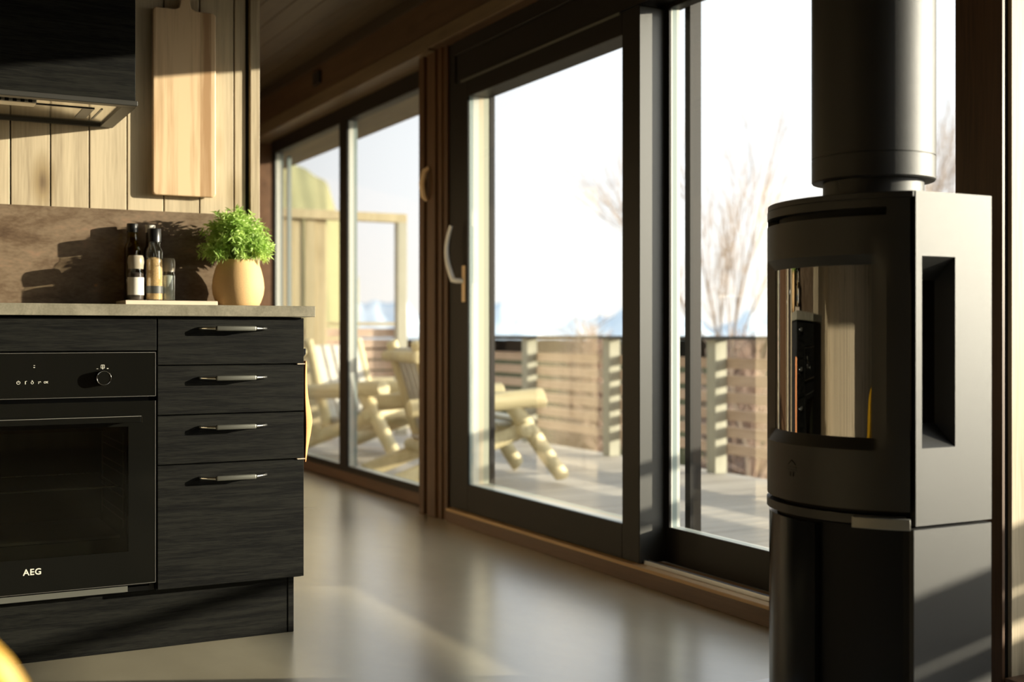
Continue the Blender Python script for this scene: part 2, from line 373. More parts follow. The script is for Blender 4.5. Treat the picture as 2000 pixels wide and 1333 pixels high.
# ceiling of tongue and groove boards running along the glass wall
b = MB(); x = -3.3
while x < 2.34:
    b.box(x+0.0015, min(x+0.1185, 2.36), -2.9, YEND+0.1, CEIL, CEIL+0.02, 0.002, 1); x += 0.12
b.box(-3.3, 2.36, -2.9, YEND+0.1, CEIL+0.012, CEIL+0.06)
struct(b.build('ceiling', 'ceil_wood'), 'brown pine board ceiling', 'ceiling')

def board_wall_x(name, x0, x1, y, first, top, thick=0.018, z0=0.0, wm='wall_pine'):
    """vertical boards facing -Y, front at y"""
    b = MB(); xs = [x0]; g = first
    while g < x1:
        if g > x0+0.005: xs.append(g)
        g += 0.11
    xs.append(x1)
    for a, c in zip(xs[:-1], xs[1:]):
        if c-a > 0.006: b.box(a+0.002, c-0.002, y, y+thick, z0, top, 0.0015, 1)
    return b
def board_wall_y(y0, y1, x, sgn, top, thick=0.018):
    b = MB(); yy = y0
    while yy < y1-0.01:
        c = min(yy+0.11, y1)
        xa, xb = (x-thick, x) if sgn > 0 else (x, x+thick)
        b.box(xa, xb, yy+0.002, c-0.002, 0, top, 0.0015, 1); yy += 0.11
    return b
YK = 3.80
first = 0.351 - 0.11*34
b = board_wall_x('w', -3.3, 1.010, YK, first, CEIL)
b.box(1.0125, 1.047, YK, YK+0.018, 0, CEIL, 0.0015, 1)
struct(b.build('wall_kitchen', 'wall_pine'), 'vertical knotty pine board wall behind the kitchen', 'wall')
struct(MB().box(-3.3, 1.066, YK+0.016, YK+0.09, 0, CEIL).build('trim_9', 'black_carcass'), 'dark backing behind the kitchen wall boards', 'wall backing')
struct(MB().box(1.060, 1.090, YK-0.012, YK+0.10, 0, CEIL, 0.0015).build('trim_1', 'wall_pine'), 'slim pine corner board closing the kitchen wall', 'corner trim')
XP = 0.82
b = board_wall_y(YK+0.11, YEND, XP, 1, CEIL); b.box(XP-0.09, XP-0.017, YK+0.11, YEND, 0, CEIL)
b.box(XP, 1.088, YK+0.091, YK+0.109, 0, CEIL)
struct(b.build('wall_passage', 'wall_pine_y'), 'vertical pine board wall along the passage beyond the kitchen', 'wall')
for nm, ya, yb, lb in (('added_door_2', 4.76, 5.50, 'added dark door dimming the window reflection, nearest the kitchen'), ('added_door_3', 6.65, 7.45, 'added dark door dimming the window reflection, far end of the passage')):
    dq = sempty(nm, (XP, (ya+yb)/2, 0), lb, 'door')  # unseen doors added to darken parts of the window reflection
    MB().box(XP+0.0005, XP+0.016, ya+0.04, yb-0.04, 0.004, 2.03, 0.002, 1).build('added_door_leaf', 'added_door', dq)
    rect_frame(MB(), XP+0.0005, XP+0.024, ya, yb, 0.0, 2.08, 0.04, bev=0).build('added_casing', 'added_door', dq)
    MB().tube([(XP+0.016, ya+0.10, 1.02), (XP+0.057, ya+0.10, 1.02), (XP+0.060, ya+0.22, 1.02)], 0.008, 8).build('handle', 'handle_alu', dq)  # handle of the added door
b = board_wall_y(-2.9, YK, -3.2, -1, CEIL); b.box(-3.3, -3.21, -2.9, YK, 0, CEIL)
struct(b.build('wall_left', 'wall_pine_y'), 'vertical pine board wall on the left of the room', 'wall')
b = board_wall_x('w', -3.3, 2.3, -2.82, -3.3, CEIL); b.box(-3.3, 2.3, -2.9, -2.83, 0, CEIL)
struct(b.build('wall_rear', 'wall_pine'), 'vertical pine board wall behind the camera', 'wall')
struct(MB().box(0.7, 2.36, YEND, YEND+0.08, 0, CEIL).build('wall_far', 'sill_wood'), 'brown wooden end wall past the far window', 'wall')

# header beam over the glass wall: body, dark strip, lower board
struct(MB().box(2.205, 2.36, -2.9, YEND, 2.11, CEIL).build('trim_2', 'beam_wood'), 'wide brown header beam above the glass wall', 'beam')
struct(MB().box(2.190, 2.205, -2.9, YEND, 2.335, CEIL, 0.001, 1).build('trim_3', plain('dark_strip', (0.03, 0.018, 0.008), 0.6)), 'dark strip where ceiling meets beam', 'cove trim')
struct(MB().box(2.193, 2.205, -2.9, YEND, 2.11, 2.175, 0.002, 1).box(2.193, 2.34, 4.95, YEND, 2.100, 2.111).build('trim_4', 'soffit_wood'), 'lighter board lining the underside of the beam', 'lining board')
# sill fascia boards
struct(MB().box(XW, 2.30, 1.995, 4.83, 0.0, 0.050, 0.002).build('trim_5', 'sill_wood'), 'brown threshold board below the sliding door', 'threshold')
struct(MB().box(XW-0.002, 2.345, 1.995, 4.83, 0.050, 0.062, 0.002).build('trim_6', 'ledge_wood'), 'honey coloured threshold strip under the sliding door', 'threshold')
struct(MB().box(2.320, 2.40, 5.12, YEND, 0.0, 0.060, 0.002).build('trim_7', 'sill_wood'), 'brown low sill board under the far window', 'sill')
# wooden column between door and far window
b = MB()
b.box(XW, 2.36, 5.075, 5.131, 0, 2.11, 0.002); b.box(XW+0.018, 2.36, 5.04, 5.075, 0, 2.11)
b.box(XW, 2.36, 4.950, 5.04, 0, 2.11, 0.003); b.box(XW+0.012, 2.36, 4.905, 4.950, 0, 2.11, 0.001)
b.box(XW+0.02, 2.36, 4.86, 4.905, 0, 2.11, 0.001)
struct(b.build('trim_8', 'trim_wood'), 'reddish brown grooved wooden column between door and window', 'column')

def reveal(parent, layers, y0, y1, z0, z1, wd=0.04):
    """outer layers of the glazing that show past the sides and foot of the opening; the head is dark"""
    for xa, xb, name, mat in layers:
        MB().box(xa, xb, y0-wd, y0, z0-wd, z1).box(xa, xb, y1, y1+wd, z0-wd, z1).box(xa, xb, y0, y1, z0-wd, z0).build(name, mat, parent)
    MB().box(layers[0][0], layers[-1][1], y0-wd, y1+wd, z1, z1+wd).build('head_strip', 'frame_black', parent)

# ---- far window (two panes)
wn = sempty('window_1', (2.36, 6.5, 0.06), 'dark framed far window of two tall panes with a slim mullion', 'window')
b = MB(); rect_frame(b, 2.318, 2.330, 5.10, 7.79, 0.060, 2.10, 0.10, 0.07, 0.034, 0.085)
b.build('frame', 'frame_black', wn)
MB().box(2.318, 2.330, 6.345, 6.47, 0.09, 2.02, 0.002, 1).build('mullion', 'frame_black', wn)
for (a, c) in ((5.20, 6.345), (6.47, 7.72)):
    pane(wn, 2.331, a, c, 0.094, 2.015)
    reveal(wn, [(2.332, 2.358, 'glazing_bead', 'outer_alu'), (2.358, 2.380, 'rubber_seal', 'outer_grey')], a, c, 0.094, 2.015, 0.03)
MB().box(2.405, 2.430, 7.705, 7.735, -0.02, 2.0).build('guide_rail', 'outer_grey', wn)

# ---- sliding door
dr = sempty('door_1', (2.29, 4.09, 0.062), 'black framed sliding glass patio door', 'door')
b = MB()
b.box(2.255, 2.37, 4.80, 4.88, 0.062, 2.11, 0.002, 1)                    # jamb
b.box(2.262, 2.37, 1.90, 4.80, 1.935, 2.11, 0.002, 1)                     # head
b.box(2.250, 2.262, 3.20, 4.80, 2.050, 2.11, 0.002, 1)
b.build('door_frame', 'frame_black', dr)
b = MB(); rect_frame(b, 2.248, 2.257, 3.345, 4.795, 0.064, 1.925, 0.105, 0.137, 0.118, 0.078, 0.002)
rect_frame(b, 2.257, 2.348, 3.345, 4.795, 0.064, 1.925, 0.055, 0.08, 0.07, 0.03, 0)
sash = b.build('sash', 'frame_black', dr)
MB().box(2.250, 2.350, 3.3435, 3.3452, 0.066, 1.92).build('lit_edge', 'stile_edge_lit', sash)  # added skin that carries the painted sun sheen of the sash edge
MB().box(2.244, 2.248, 3.46, 4.72, 1.918, 1.927).build('lip_highlight', 'grey_strip', sash)  # highlight on the lip painted as a paler grey strip
pane(dr, 2.2575, 3.45, 4.66, 0.182, 1.848)
reveal(dr, [(2.258, 2.276, 'rubber_seal', 'outer_grey'), (2.276, 2.302, 'glazing_bead', 'outer_alu'), (2.302, 2.325, 'glazing_bead', 'outer_beige'), (2.325, 2.352, 'outer_frame', 'outer_olive')], 3.45, 4.658, 0.182, 1.848)
MB().box(2.356, 2.378, 4.655, 4.685, 0.05, 1.90).build('guide_rail', 'frame_black', dr)
# lever handle
hp = MB().box(2.240, 2.248, 4.672, 4.702, 0.966, 1.124, 0.003).build('handle_plate', 'brass', dr)
pts = []
for i in range(15):
    t = i/14
    pts.append((2.205-0.012*math.sin(math.pi*t), 4.715+0.06*math.sin(math.pi*min(1, t*0.9))*0.6+0.006*t, 1.062+0.235*t))
pts = [(2.242, 4.69, 1.058), (2.215, 4.70, 1.058)] + pts
MB().tube(pts, [0.011, 0.012]+[0.0125-0.004*i/14 for i in range(15)], 12).build('handle', 'handle_alu', dr, 60)

# ---- fixed pane on the near side
wf = sempty('window_2', (2.37, 2.68, 0.062), 'tall fixed window pane between sliding door and end post', 'window')
b = MB(); rect_frame(b, 2.350, 2.358, 2.00, 3.40, 0.062, 1.99, 0.108, 0.081, 0.119, 0.071, 0.001)
rect_frame(b, 2.358, 2.42, 2.00, 3.40, 0.062, 1.99, 0.05, 0.035, 0.07, 0.03, 0)
b.build('frame', 'frame_black', wf)
pane(wf, 2.3585, 2.108, 3.319, 0.181, 1.919)
reveal(wf, [(2.359, 2.364, 'glazing_bead', 'outer_alu'), (2.364, 2.382, 'rubber_seal', 'outer_grey'), (2.382, 2.394, 'glazing_bead', 'outer_alu')], 2.108, 3.319, 0.181, 1.919)
MB().box(2.437, 2.482, 3.319, 3.349, 0.06, 1.98).build('guide_rail', 'frame_black', wf)
# door track, left open in front of the fixed pane
struct(MB().box(2.262, 2.285, 2.0, 3.34, 0.0625, 0.068).box(2.262, 2.268, 2.0, 3.34, 0.068, 0.076).box(2.281, 2.285, 2.0, 3.34, 0.068, 0.074).build('trim_10', 'alu_track'), 'bare aluminium sliding track on the threshold', 'door track')

# ---- end post at the right of the picture and the next opening beyond it
struct(MB().box(XW, 2.236, 1.868, 2.0, 0, 2.11, 0.001, 1).box(2.236, 2.36, 1.885, 2.0, 0, 2.11)
       .build('trim_11', 'trim_wood'), 'dark stained wooden end post at the right edge', 'post')
struct(MB().box(2.236, 2.250, 1.872, 1.885, 0, 2.11).build('trim_12', 'frame_black'), 'black seal strip on the end post', 'seal')
struct(MB().box(2.250, 2.43, 1.862, 1.885, 0, 2.11, 0.001, 1).build('trim_13', 'wall_pine'), 'pale pine jamb board lit by the sun at the right edge', 'jamb board')
w3 = sempty('window_3', (2.40, 0.6, 0.0), 'large window beyond the right edge of the picture', 'window')
b = MB(); rect_frame(b, 2.43, 2.50, -1.35, 1.90, 0.062, 2.02, 0.09, 0.03, 0.10, 0.09, 0.002); b.build('frame', 'frame_black', w3)
pane(w3, 2.46, -1.27, 1.88, 0.16, 1.94)
struct(MB().box(XW, 2.5, -2.9, -1.35, 0, 2.11).box(XW, 2.5, -1.35, 1.86, 0, 0.062).box(2.36, 2.5, -2.9, 1.86, 2.0, CEIL).build('wall_right', 'trim_wood'), 'brown wooden wall at the right behind the camera', 'wall')

# small dark sensor on the beam, small wooden pull on the column
tag(MB().box(2.188, 2.205, 6.44, 6.56, 2.228, 2.300, 0.003).build('sensor_box', 'cap_black'), 'small black box fixed high on the brown beam', 'sensor box')
pts = [(2.222, 5.03, 1.437), (2.205, 5.028, 1.455), (2.196, 5.026, 1.51), (2.205, 5.020, 1.565), (2.222, 5.012, 1.583)]
tag(MB().tube(pts, [0.009, 0.013, 0.015, 0.013, 0.009], 12).build('column_handle', 'brass', None, 60), 'small curved pale handle on the wooden column left of the door', 'handle')

# ================================================================== KITCHEN
tag(MB().box(-0.62, 1.066, 3.167, 3.788, 0.8755, 0.905, 0.001, 1).build('worktop', 'worktop'), 'grey beige stone look worktop over the black cabinets', 'worktop')
tag(MB().box(-0.62, 1.055, 3.788, 3.7995, 0.9055, 1.207).build('backsplash', 'backsplash'), 'rusty brown mottled splashback panel behind the worktop', 'splashback')
pl = thing('plinth', 'black recessed kick board running under the oven and drawers', 'plinth', (0.3, 3.25, 0))
MB().box(-0.62, 1.013, 3.25, 3.266, 0.0005, 0.158).build('front_board', 'black_oak', pl)
MB().box(1.0145, 1.031, 3.248, 3.78, 0.0005, 0.158, 0.001, 1).build('end_board', 'black_oak', pl)

def bow_handle(parent, xc, z, y=3.19):
    hw = 0.053; st = 0.030
    o = MB().box(xc-hw, xc+hw, y-st-0.006, y-st+0.006, z-0.0065, z+0.0065, 0.003, 3).build('handle', 'handle_grip', parent, 40)
    for s in (-1, 1):
        h = MB(); h.tube([(xc+s*0.088, y+0.001, z), (xc+s*0.086, y-0.006, z), (xc+s*0.070, y-0.020, z), (xc+s*hw, y-st, z)], [0.0050, 0.0048, 0.0042, 0.0050], 10)
        mount = h.build('handle_mount', 'chrome', parent, 50)
    return o
cab = thing('drawer_cabinet', 'black wood grain base cabinet with four drawers beside the oven', 'cabinet', (0.845, 3.5, 0.16))
MB().box(0.650, 1.040, 3.212, 3.785, 0.16, 0.874).build('body', 'black_carcass', cab)
for i, (z0, z1, hz) in enumerate([(0.7485, 0.872, 0.8435), (0.6185, 0.7455, 0.7125), (0.489, 0.6155, 0.583), (0.165, 0.486, 0.449)]):
    d = MB().box(0.6485, 1.041, 3.19, 3.209, z0, z1, 0.001, 1).build('drawer', 'black_oak', cab)
    bow_handle(d, 0.846, hz)
for z in (0.747, 0.487):
    MB().box(1.022, 1.0435, 3.186, 3.20, z-0.0012, z+0.0012).build('gap_clip', 'white_hook', cab)

oc = thing('oven_cabinet', 'black housing with a wood grain filler board above the oven', 'cabinet', (0.345, 3.5, 0.16))
b = MB(); b.box(0.048, 0.060, 3.225, 3.785, 0.16, 0.874); b.box(0.634, 0.6465, 3.225, 3.785, 0.16, 0.874); b.box(0.06, 0.634, 3.225, 3.785, 0.16, 0.172); b.box(0.06, 0.634, 3.225, 3.785, 0.80, 0.874)
b.build('body', 'black_carcass', oc)
MB().box(0.048, 0.6455, 3.19, 3.209, 0.786, 0.872, 0.001, 1).build('filler_board', 'black_oak', oc)
ov = thing('oven', 'black built in glass oven with a round knob under the worktop', 'oven', (0.345, 3.5, 0.18))
b = MB(); b.box(0.062, 0.632, 3.225, 3.24, 0.176, 0.30); b.box(0.062, 0.632, 3.225, 3.24, 0.58, 0.79)
b.box(0.062, 0.12, 3.225, 3.24, 0.30, 0.58); b.box(0.577, 0.632, 3.225, 3.24, 0.30, 0.58)
b.build('chassis', 'black_carcass', ov)
b = MB(); b.box(0.11, 0.115, 3.24, 3.66, 0.27, 0.60); b.box(0.582, 0.587, 3.24, 3.66, 0.27, 0.60); b.box(0.11, 0.587, 3.655, 3.66, 0.27, 0.60)
b.box(0.11, 0.587, 3.24, 3.66, 0.265, 0.27); b.box(0.11, 0.587, 3.24, 3.66, 0.60, 0.605)
b.build('cavity', 'oven_cavity', ov)
b = MB()
for z in (0.34, 0.36, 0.40, 0.42, 0.46, 0.48, 0.52, 0.54): b.tube([(0.578, 3.26, z), (0.578, 3.62, z)], 0.002, 6)
for y in (3.27, 3.60): b.tube([(0.577, y, 0.32), (0.577, y, 0.57)], 0.0022, 6)
b.build('side_rail', 'steel_matte', ov)
b = MB()
for y in (3.27, 3.62): b.tube([(0.13, y, 0.43), (0.57, y, 0.43)], 0.003, 6)
for i in range(23): b.tube([(0.14+i*0.0185, 3.27, 0.433), (0.14+i*0.0185, 3.62, 0.433)], 0.0016, 5)
b.build('rack', 'chrome', ov)
MB().box(0.13, 0.57, 3.28, 3.62, 0.288, 0.300).build('baking_tray', 'steel_matte', ov)
cp = MB().box(0.048, 0.6425, 3.184, 3.208, 0.669, 0.782, 0.0012, 1).build('control_panel', 'oven_black', ov)
b = MB(); b.box(0.048, 0.642, 3.1832, 3.186, 0.7808, 0.7822); b.box(0.6412, 0.6426, 3.1832, 3.186, 0.669, 0.782); b.box(0.048, 0.642, 3.1832, 3.186, 0.6685, 0.6697)
b.build('metal_edge', 'steel_matte', cp)
b = MB(); r = 0.0185; kx, kz = 0.511, 0.718
for (ra, rb, ya, yb) in ((r, r, 3.184, 3.168), (r, r*0.9, 3.168, 3.165)): 
    b.tube([(kx, ya, kz), (kx, yb, kz)], [ra, rb], 36)
kn = b.build('knob', 'oven_black', cp, 40)
b = MB()
for k in range(36):
    a0, a1 = k*math.tau/36, (k+1)*math.tau/36
    b.tube([(kx+r*0.93*math.cos(a0), 3.1645, kz+r*0.93*math.sin(a0)), (kx+r*0.93*math.cos(a1), 3.1645, kz+r*0.93*math.sin(a1))], 0.0009, 5)
b.build('ring', 'chrome', kn)
b = MB()   # printed marks: knob pictogram, clock colon, row of five touch icons
b.box(kx-0.0045, kx-0.0035, 3.1835, 3.184, 0.742, 0.751); b.box(kx+0.0035, kx+0.0045, 3.1835, 3.184, 0.742, 0.751)
b.box(kx-0.0045, kx+0.0045, 3.1835, 3.184, 0.7500, 0.751); b.box(kx-0.0008, kx+0.0008, 3.1835, 3.184, 0.7395, 0.749); b.box(kx-0.0035, kx+0.0035, 3.1835, 3.184, 0.742, 0.7428)
b.box(kx-0.015, kx-0.011, 3.1835, 3.184, 0.7405, 0.7413); b.box(kx+0.010, kx+0.014, 3.1835, 3.184, 0.7405, 0.742)
b.build('knob_print', 'print', cp); b = MB()
b.box(0.347, 0.3505, 3.1835, 3.184, 0.7505, 0.7515); b.box(0.347, 0.3505, 3.1835, 3.184, 0.7455, 0.747)
b.build('clock_print', 'print', cp); b = MB()
def ring(cx, cz, r, a0=0, a1=math.tau, n=14, th=0.0006):
    pts = [(cx+r*math.cos(a0+(a1-a0)*k/n), 3.1838, cz+r*math.sin(a0+(a1-a0)*k/n)) for k in range(n+1)]
    b.tube(pts, th, 5, False)
def stroke(pts, th=0.0006): b.tube([(x, 3.1838, z) for x, z in pts], th, 5)
ic = 0.709
ring(0.312, ic, 0.0038, 2.0, 7.4); stroke([(0.312, ic+0.005), (0.312, ic)])
b.build('touch_icon', 'print', cp); b = MB()
stroke([(0.3278, ic-0.004), (0.3278, ic+0.0025)], 0.0010); stroke([(0.3278, ic+0.003), (0.3318, ic+0.0035)]); 
b.build('touch_icon', 'print', cp); b = MB()
ring(0.344, ic-0.0006, 0.0028); stroke([(0.344, ic+0.002), (0.344, ic+0.005)]); stroke([(0.3425, ic+0.0045), (0.3455, ic+0.0045)])
b.build('touch_icon', 'print', cp); b = MB()
stroke([(0.3580, ic-0.0035), (0.3610, ic+0.0020), (0.3635, ic+0.0025), (0.3635, ic-0.0005)])
stroke([(0.3575, ic+0.001), (0.3592, ic+0.0022)])
b.build('touch_icon', 'print', cp); b = MB()
ring(0.3735, ic, 0.0022); stroke([(0.3775, ic-0.0025), (0.3775, ic+0.0028)]); stroke([(0.3808, ic+0.0028), (0.3780, ic), (0.3808, ic-0.0025)])
b.build('touch_icon', 'print', cp)
# oven door: black glass border around a see through window
dd = rect = MB()
dd.box(0.048, 0.118, 3.186, 3.206, 0.187, 0.657); dd.box(0.5745, 0.6425, 3.186, 3.206, 0.187, 0.657)
dd.box(0.118, 0.5745, 3.186, 3.206, 0.187, 0.272); dd.box(0.118, 0.5745, 3.186, 3.206, 0.592, 0.657)
door = dd.build('oven_door', 'oven_black', ov)
MB().box(0.118, 0.5745, 3.1862, 3.190, 0.272, 0.592).build('window_pane', 'oven_pane', door)
b = MB(); b.box(0.048, 0.6425, 3.1852, 3.187, 0.1865, 0.1878); b.box(0.6412, 0.6426, 3.1852, 3.187, 0.187, 0.657); b.build('metal_edge', 'steel_matte', door)
b = MB(); b.box(0.075, 0.5985, 3.140, 3.152, 0.605, 0.6205, 0.003, 2); 
for x0 in (0.10, 0.57): b.box(x0, x0+0.018, 3.150, 3.187, 0.606, 0.6195, 0.002, 1)
hh = b.build('handle', 'oven_black', door)
MB().box(0.5985, 0.6005, 3.1405, 3.1515, 0.6045, 0.621).build('end_cap', 'chrome', hh)
MB().box(0.075, 0.598, 3.1405, 3.1425, 0.6200, 0.6212).build('top_highlight', 'steel_dark', hh)  # highlight along the bar put in as a paler strip
MB().box(0.07, 0.575, 3.200, 3.222, 0.166, 0.181).build('vent_strip', 'grey_strip', ov)
fc = D.curves.new('aeg', 'FONT'); fc.body = 'AEG'; fc.size = 0.0215; fc.extrude = 0.0002; fc.align_x = 'CENTER'; fc.offset = 0.00035; fc.space_character = 1.08
fo = D.objects.new('tmp', fc); COL.objects.link(fo)
bpy.context.view_layer.update()
me = bpy.data.meshes.new_from_object(fo.evaluated_get(bpy.context.evaluated_depsgraph_get())); D.objects.remove(fo)
me.transform(Matrix.Translation((0.3445, 3.1855, 0.2335)) @ Matrix.Rotation(rad(90), 4, 'X'))
me.materials.clear(); me.materials.append(M['print'])
lg = D.objects.new('logo', me); COL.objects.link(lg); lg.parent = door; lg.matrix_parent_inverse = world_of(door).inverted()
# next base unit, cut off by the left edge of the picture
nb = thing('base_cabinet', 'black base cabinet past the oven at the left edge', 'cabinet', (-0.28, 3.5, 0.16))
MB().box(-0.60, 0.045, 3.212, 3.785, 0.16, 0.874).build('body', 'black_carcass', nb)
for a, c in ((-0.60, -0.279), (-0.275, 0.0455)):
    MB().box(a, c, 3.19, 3.209, 0.165, 0.872, 0.001, 1).build('door', 'black_oak', nb)

# ---- hood
hd = thing('extractor_hood', 'black wood fronted extractor hood cabinet above the oven', 'hood', (0.33, 3.6, 1.453))
MB().box(0.030, 0.632, 3.402, 3.420, 1.468, CEIL-0.002, 0.001, 1).build('front_panel', 'black_oak', hd)
MB().box(0.032, 0.630, 3.421, 3.797, 1.478, CEIL-0.002).build('body', 'black_carcass', hd)
rect_frame_z = MB()
z0, z1 = 1.453, 1.468
rect_frame_z.box(0.028, 0.638, 3.398, 3.432, z0, z1, 0.002, 1).box(0.600, 0.638, 3.432, 3.797, z0, z1, 0.001, 1).box(0.028, 0.05, 3.432, 3.797, z0, z1).box(0.05, 0.600, 3.782, 3.797, z0, z1)
rect_frame_z.build('bottom_frame', plain('hood_metal', (0.05, 0.048, 0.042), 0.45, 0.3), hd)
MB().box(0.05, 0.600, 3.432, 3.782, 1.461, 1.468).build('steel_underside', 'steel', hd)
b = MB(); b.box(0.05, 0.545, 3.530, 3.536, 1.4585, 1.4625); b.box(0.515, 0.545, 3.53, 3.70, 1.4590, 1.4625); b.box(0.562, 0.567, 3.53, 3.70, 1.4590, 1.4625)
b.build('filter_gap', 'cap_black', hd)
b = MB(); b.box(0.10, 0.385, 3.455, 3.515, 1.448, 1.461, 0.003, 2); lf = b.build('light_bar', 'steel_matte', hd)
b = MB()
for i in range(14): b.box(0.11+i*0.0195, 0.12+i*0.0195, 3.4535, 3.4555, 1.4495, 1.4585)
b.build('slot', 'cap_black', lf)

# ---- cutting board
def rounded(x0, x1, z0, z1, r, n=6):
    pts = []
    for cx, cz, a0 in ((x1-r, z1-r, 0), (x0+r, z1-r, 90), (x0+r, z0+r, 180), (x1-r, z0+r, 270)):
        for k in range(n+1):
            a = rad(a0+90*k/n); pts.append((cx+r*math.cos(a), cz+r*math.sin(a)))
    return pts
body = rounded(0.752, 0.945, 1.256, 1.832, 0.012)
# insert the neck between the two top corners
i0 = 7
neck = [(0.884, 1.832), (0.870, 1.838), (0.866, 1.852), (0.866, 1.95), (0.872, 1.985), (0.862, 2.02), (0.851, 2.03), (0.840, 2.02), (0.830, 1.985), (0.835, 1.95), (0.835, 1.852), (0.831, 1.838), (0.817, 1.832)]
poly = body[:i0] + neck + body[i0:]
b = MB(); b.prism_y(poly, 3.770, 3.789)
cb = b.build('cutting_board', 'board_wood', None, None, 0.003)
tag(cb, 'long pale wooden cutting board hanging on the pine wall', 'cutting board')
tag(MB().tube([(0.851, 3.80, 2.012), (0.851, 3.765, 2.012), (0.851, 3.762, 2.020)], 0.004, 8).build('wall_hook', 'cap_black'), 'small black hook holding up the cutting board', 'hook')

# ---- potted plant
PX, PY = 0.989, 3.672
pp = thing('potted_plant', 'round clay pot with a bushy bright green plant', 'potted plant', (PX, PY, 0.905))
prof = [(0.046, 0.9055), (0.056, 0.909), (0.068, 0.925), (0.0765, 0.95), (0.079, 0.972), (0.0765, 0.998), (0.070, 1.025), (0.062, 1.048), (0.0595, 1.056), (0.057, 1.056), (0.058, 1.045), (0.062, 1.03)]
MB().lathe(PX, PY, prof, 56, True, False).build('pot', 'pot_clay', pp, 60)
MB().lathe(PX, PY, [(0.060, 1.040), (0.030, 1.044), (0.004, 1.045)], 24, False, True).build('soil', 'soil', pp)
lv = MB()
def leaf(bm, p, d, L, W):
    d = d.normalized(); s = d.cross(Vector((random.uniform(-1, 1), random.uniform(-1, 1), random.uniform(-1, 1)))).normalized()
    nrm = d.cross(s)
    a = bm.verts.new(p); m1 = bm.verts.new(p+d*L*0.4+s*W/2+nrm*W*0.15); m2 = bm.verts.new(p+d*L*0.4-s*W/2+nrm*W*0.15); t = bm.verts.new(p+d*L-Vector((0, 0, L*0.1)))
    bm.faces.new((a, m1, t, m2))
for i in range(230):
    th = random.uniform(0, math.tau); el = math.acos(random.uniform(-0.38, 1.0))
    R = random.uniform(0.65, 1.0)
    tip = Vector((PX-0.006+0.110*R*math.sin(el)*math.cos(th), PY+0.098*R*math.sin(el)*math.sin(th), 1.098+0.125*R*math.cos(el)))
    if tip.z < 1.052: tip.z = 1.052 + random.random()*0.02
    root = Vector((PX+0.03*math.cos(th)*random.random(), PY+0.03*math.sin(th)*random.random(), 1.044))
    mid = (root+tip)/2 + Vector((0, 0, 0.02))
    lv.tube([root, mid, tip], [0.0011, 0.0009, 0.0006], 4, False)
    dirn = (tip-mid).normalized()
    for k in range(7):
        q = mid.lerp(tip, k/6)
        for j in range(3 if k < 5 else 6):
            a = random.uniform(0, math.tau); ax = dirn.orthogonal().normalized()
            side = (Matrix.Rotation(a, 3, dirn) @ ax)
            leaf(lv.bm, q, side*1.0+dirn*random.uniform(0.2, 0.9), random.uniform(0.014, 0.026), 0.0048)
lv.build('foliage', 'leaf', pp)

# ---- tray with bottles
tag(MB().box(0.645, 0.914, 3.625, 3.783, 0.9055, 0.9275, 0.0015, 1).build('serving_board', 'tray'), 'low pale board under the bottles on the worktop', 'board')
ZT = 0.928
def bottle(name, label, cat, x, y, glassm, prof, content, cprof, capm, capprof, lab=None, n=32):
    t = thing(name, label, cat, (x, y, ZT))
    MB().lathe(x, y, prof, n, True, False).build('glass_body', glassm, t, 40)
    if content: MB().lathe(x, y, cprof, n, True, True).build('contents', content, t, 40)
    MB().lathe(x, y, capprof, n, True, True).build('cap', capm, t, 35)
    if lab:
        lm, r, z0, z1 = lab
        MB().lathe(x, y, [(r, z0), (r, z1)], n, False, False).build('label', lm, t, 60)
    return t
bottle('oil_bottle', 'tall olive green oil bottle with black cap behind the pepper grinder', 'bottle', 0.688, 3.752, 'oil_glass',
       [(0.023, ZT), (0.0245, ZT+0.004), (0.0245, 1.085), (0.021, 1.097), (0.015, 1.106), (0.0145, 1.138)],
       'oil', [(0.022, ZT+0.003), (0.0228, 1.05), (0.0228, 1.080), (0.013, 1.100), (0.012, 1.12)], 'cap_black', [(0.0165, 1.136), (0.0165, 1.160), (0.0155, 1.162)])
bottle('vinegar_bottle', 'dark brown bottle half hidden behind the seasoning bottle', 'bottle', 0.742, 3.757, plain('dark_glass', (0.02, 0.01, 0.006), 0.1),
       [(0.022, ZT), (0.0225, 1.06), (0.018, 1.085), (0.013, 1.10), (0.013, 1.138)], None, None, 'label_white', [(0.0145, 1.137), (0.0145, 1.158), (0.0135, 1.160)])
bottle('seasoning_bottle', 'clear bottle of coarse tan seasoning with black cap', 'bottle', 0.740, 3.688, 'clear_glass',
       [(0.0235, ZT), (0.025, ZT+0.004), (0.025, 1.075), (0.0225, 1.084), (0.018, 1.090), (0.0175, 1.112)],
       'seasoning', [(0.0225, ZT+0.004), (0.023, ZT+0.01), (0.023, 1.050), (0.012, 1.058)], 'cap_black', [(0.0198, 1.104), (0.0198, 1.142), (0.0185, 1.144)],
       ('label_dark', 0.0253, 0.950, 0.972))
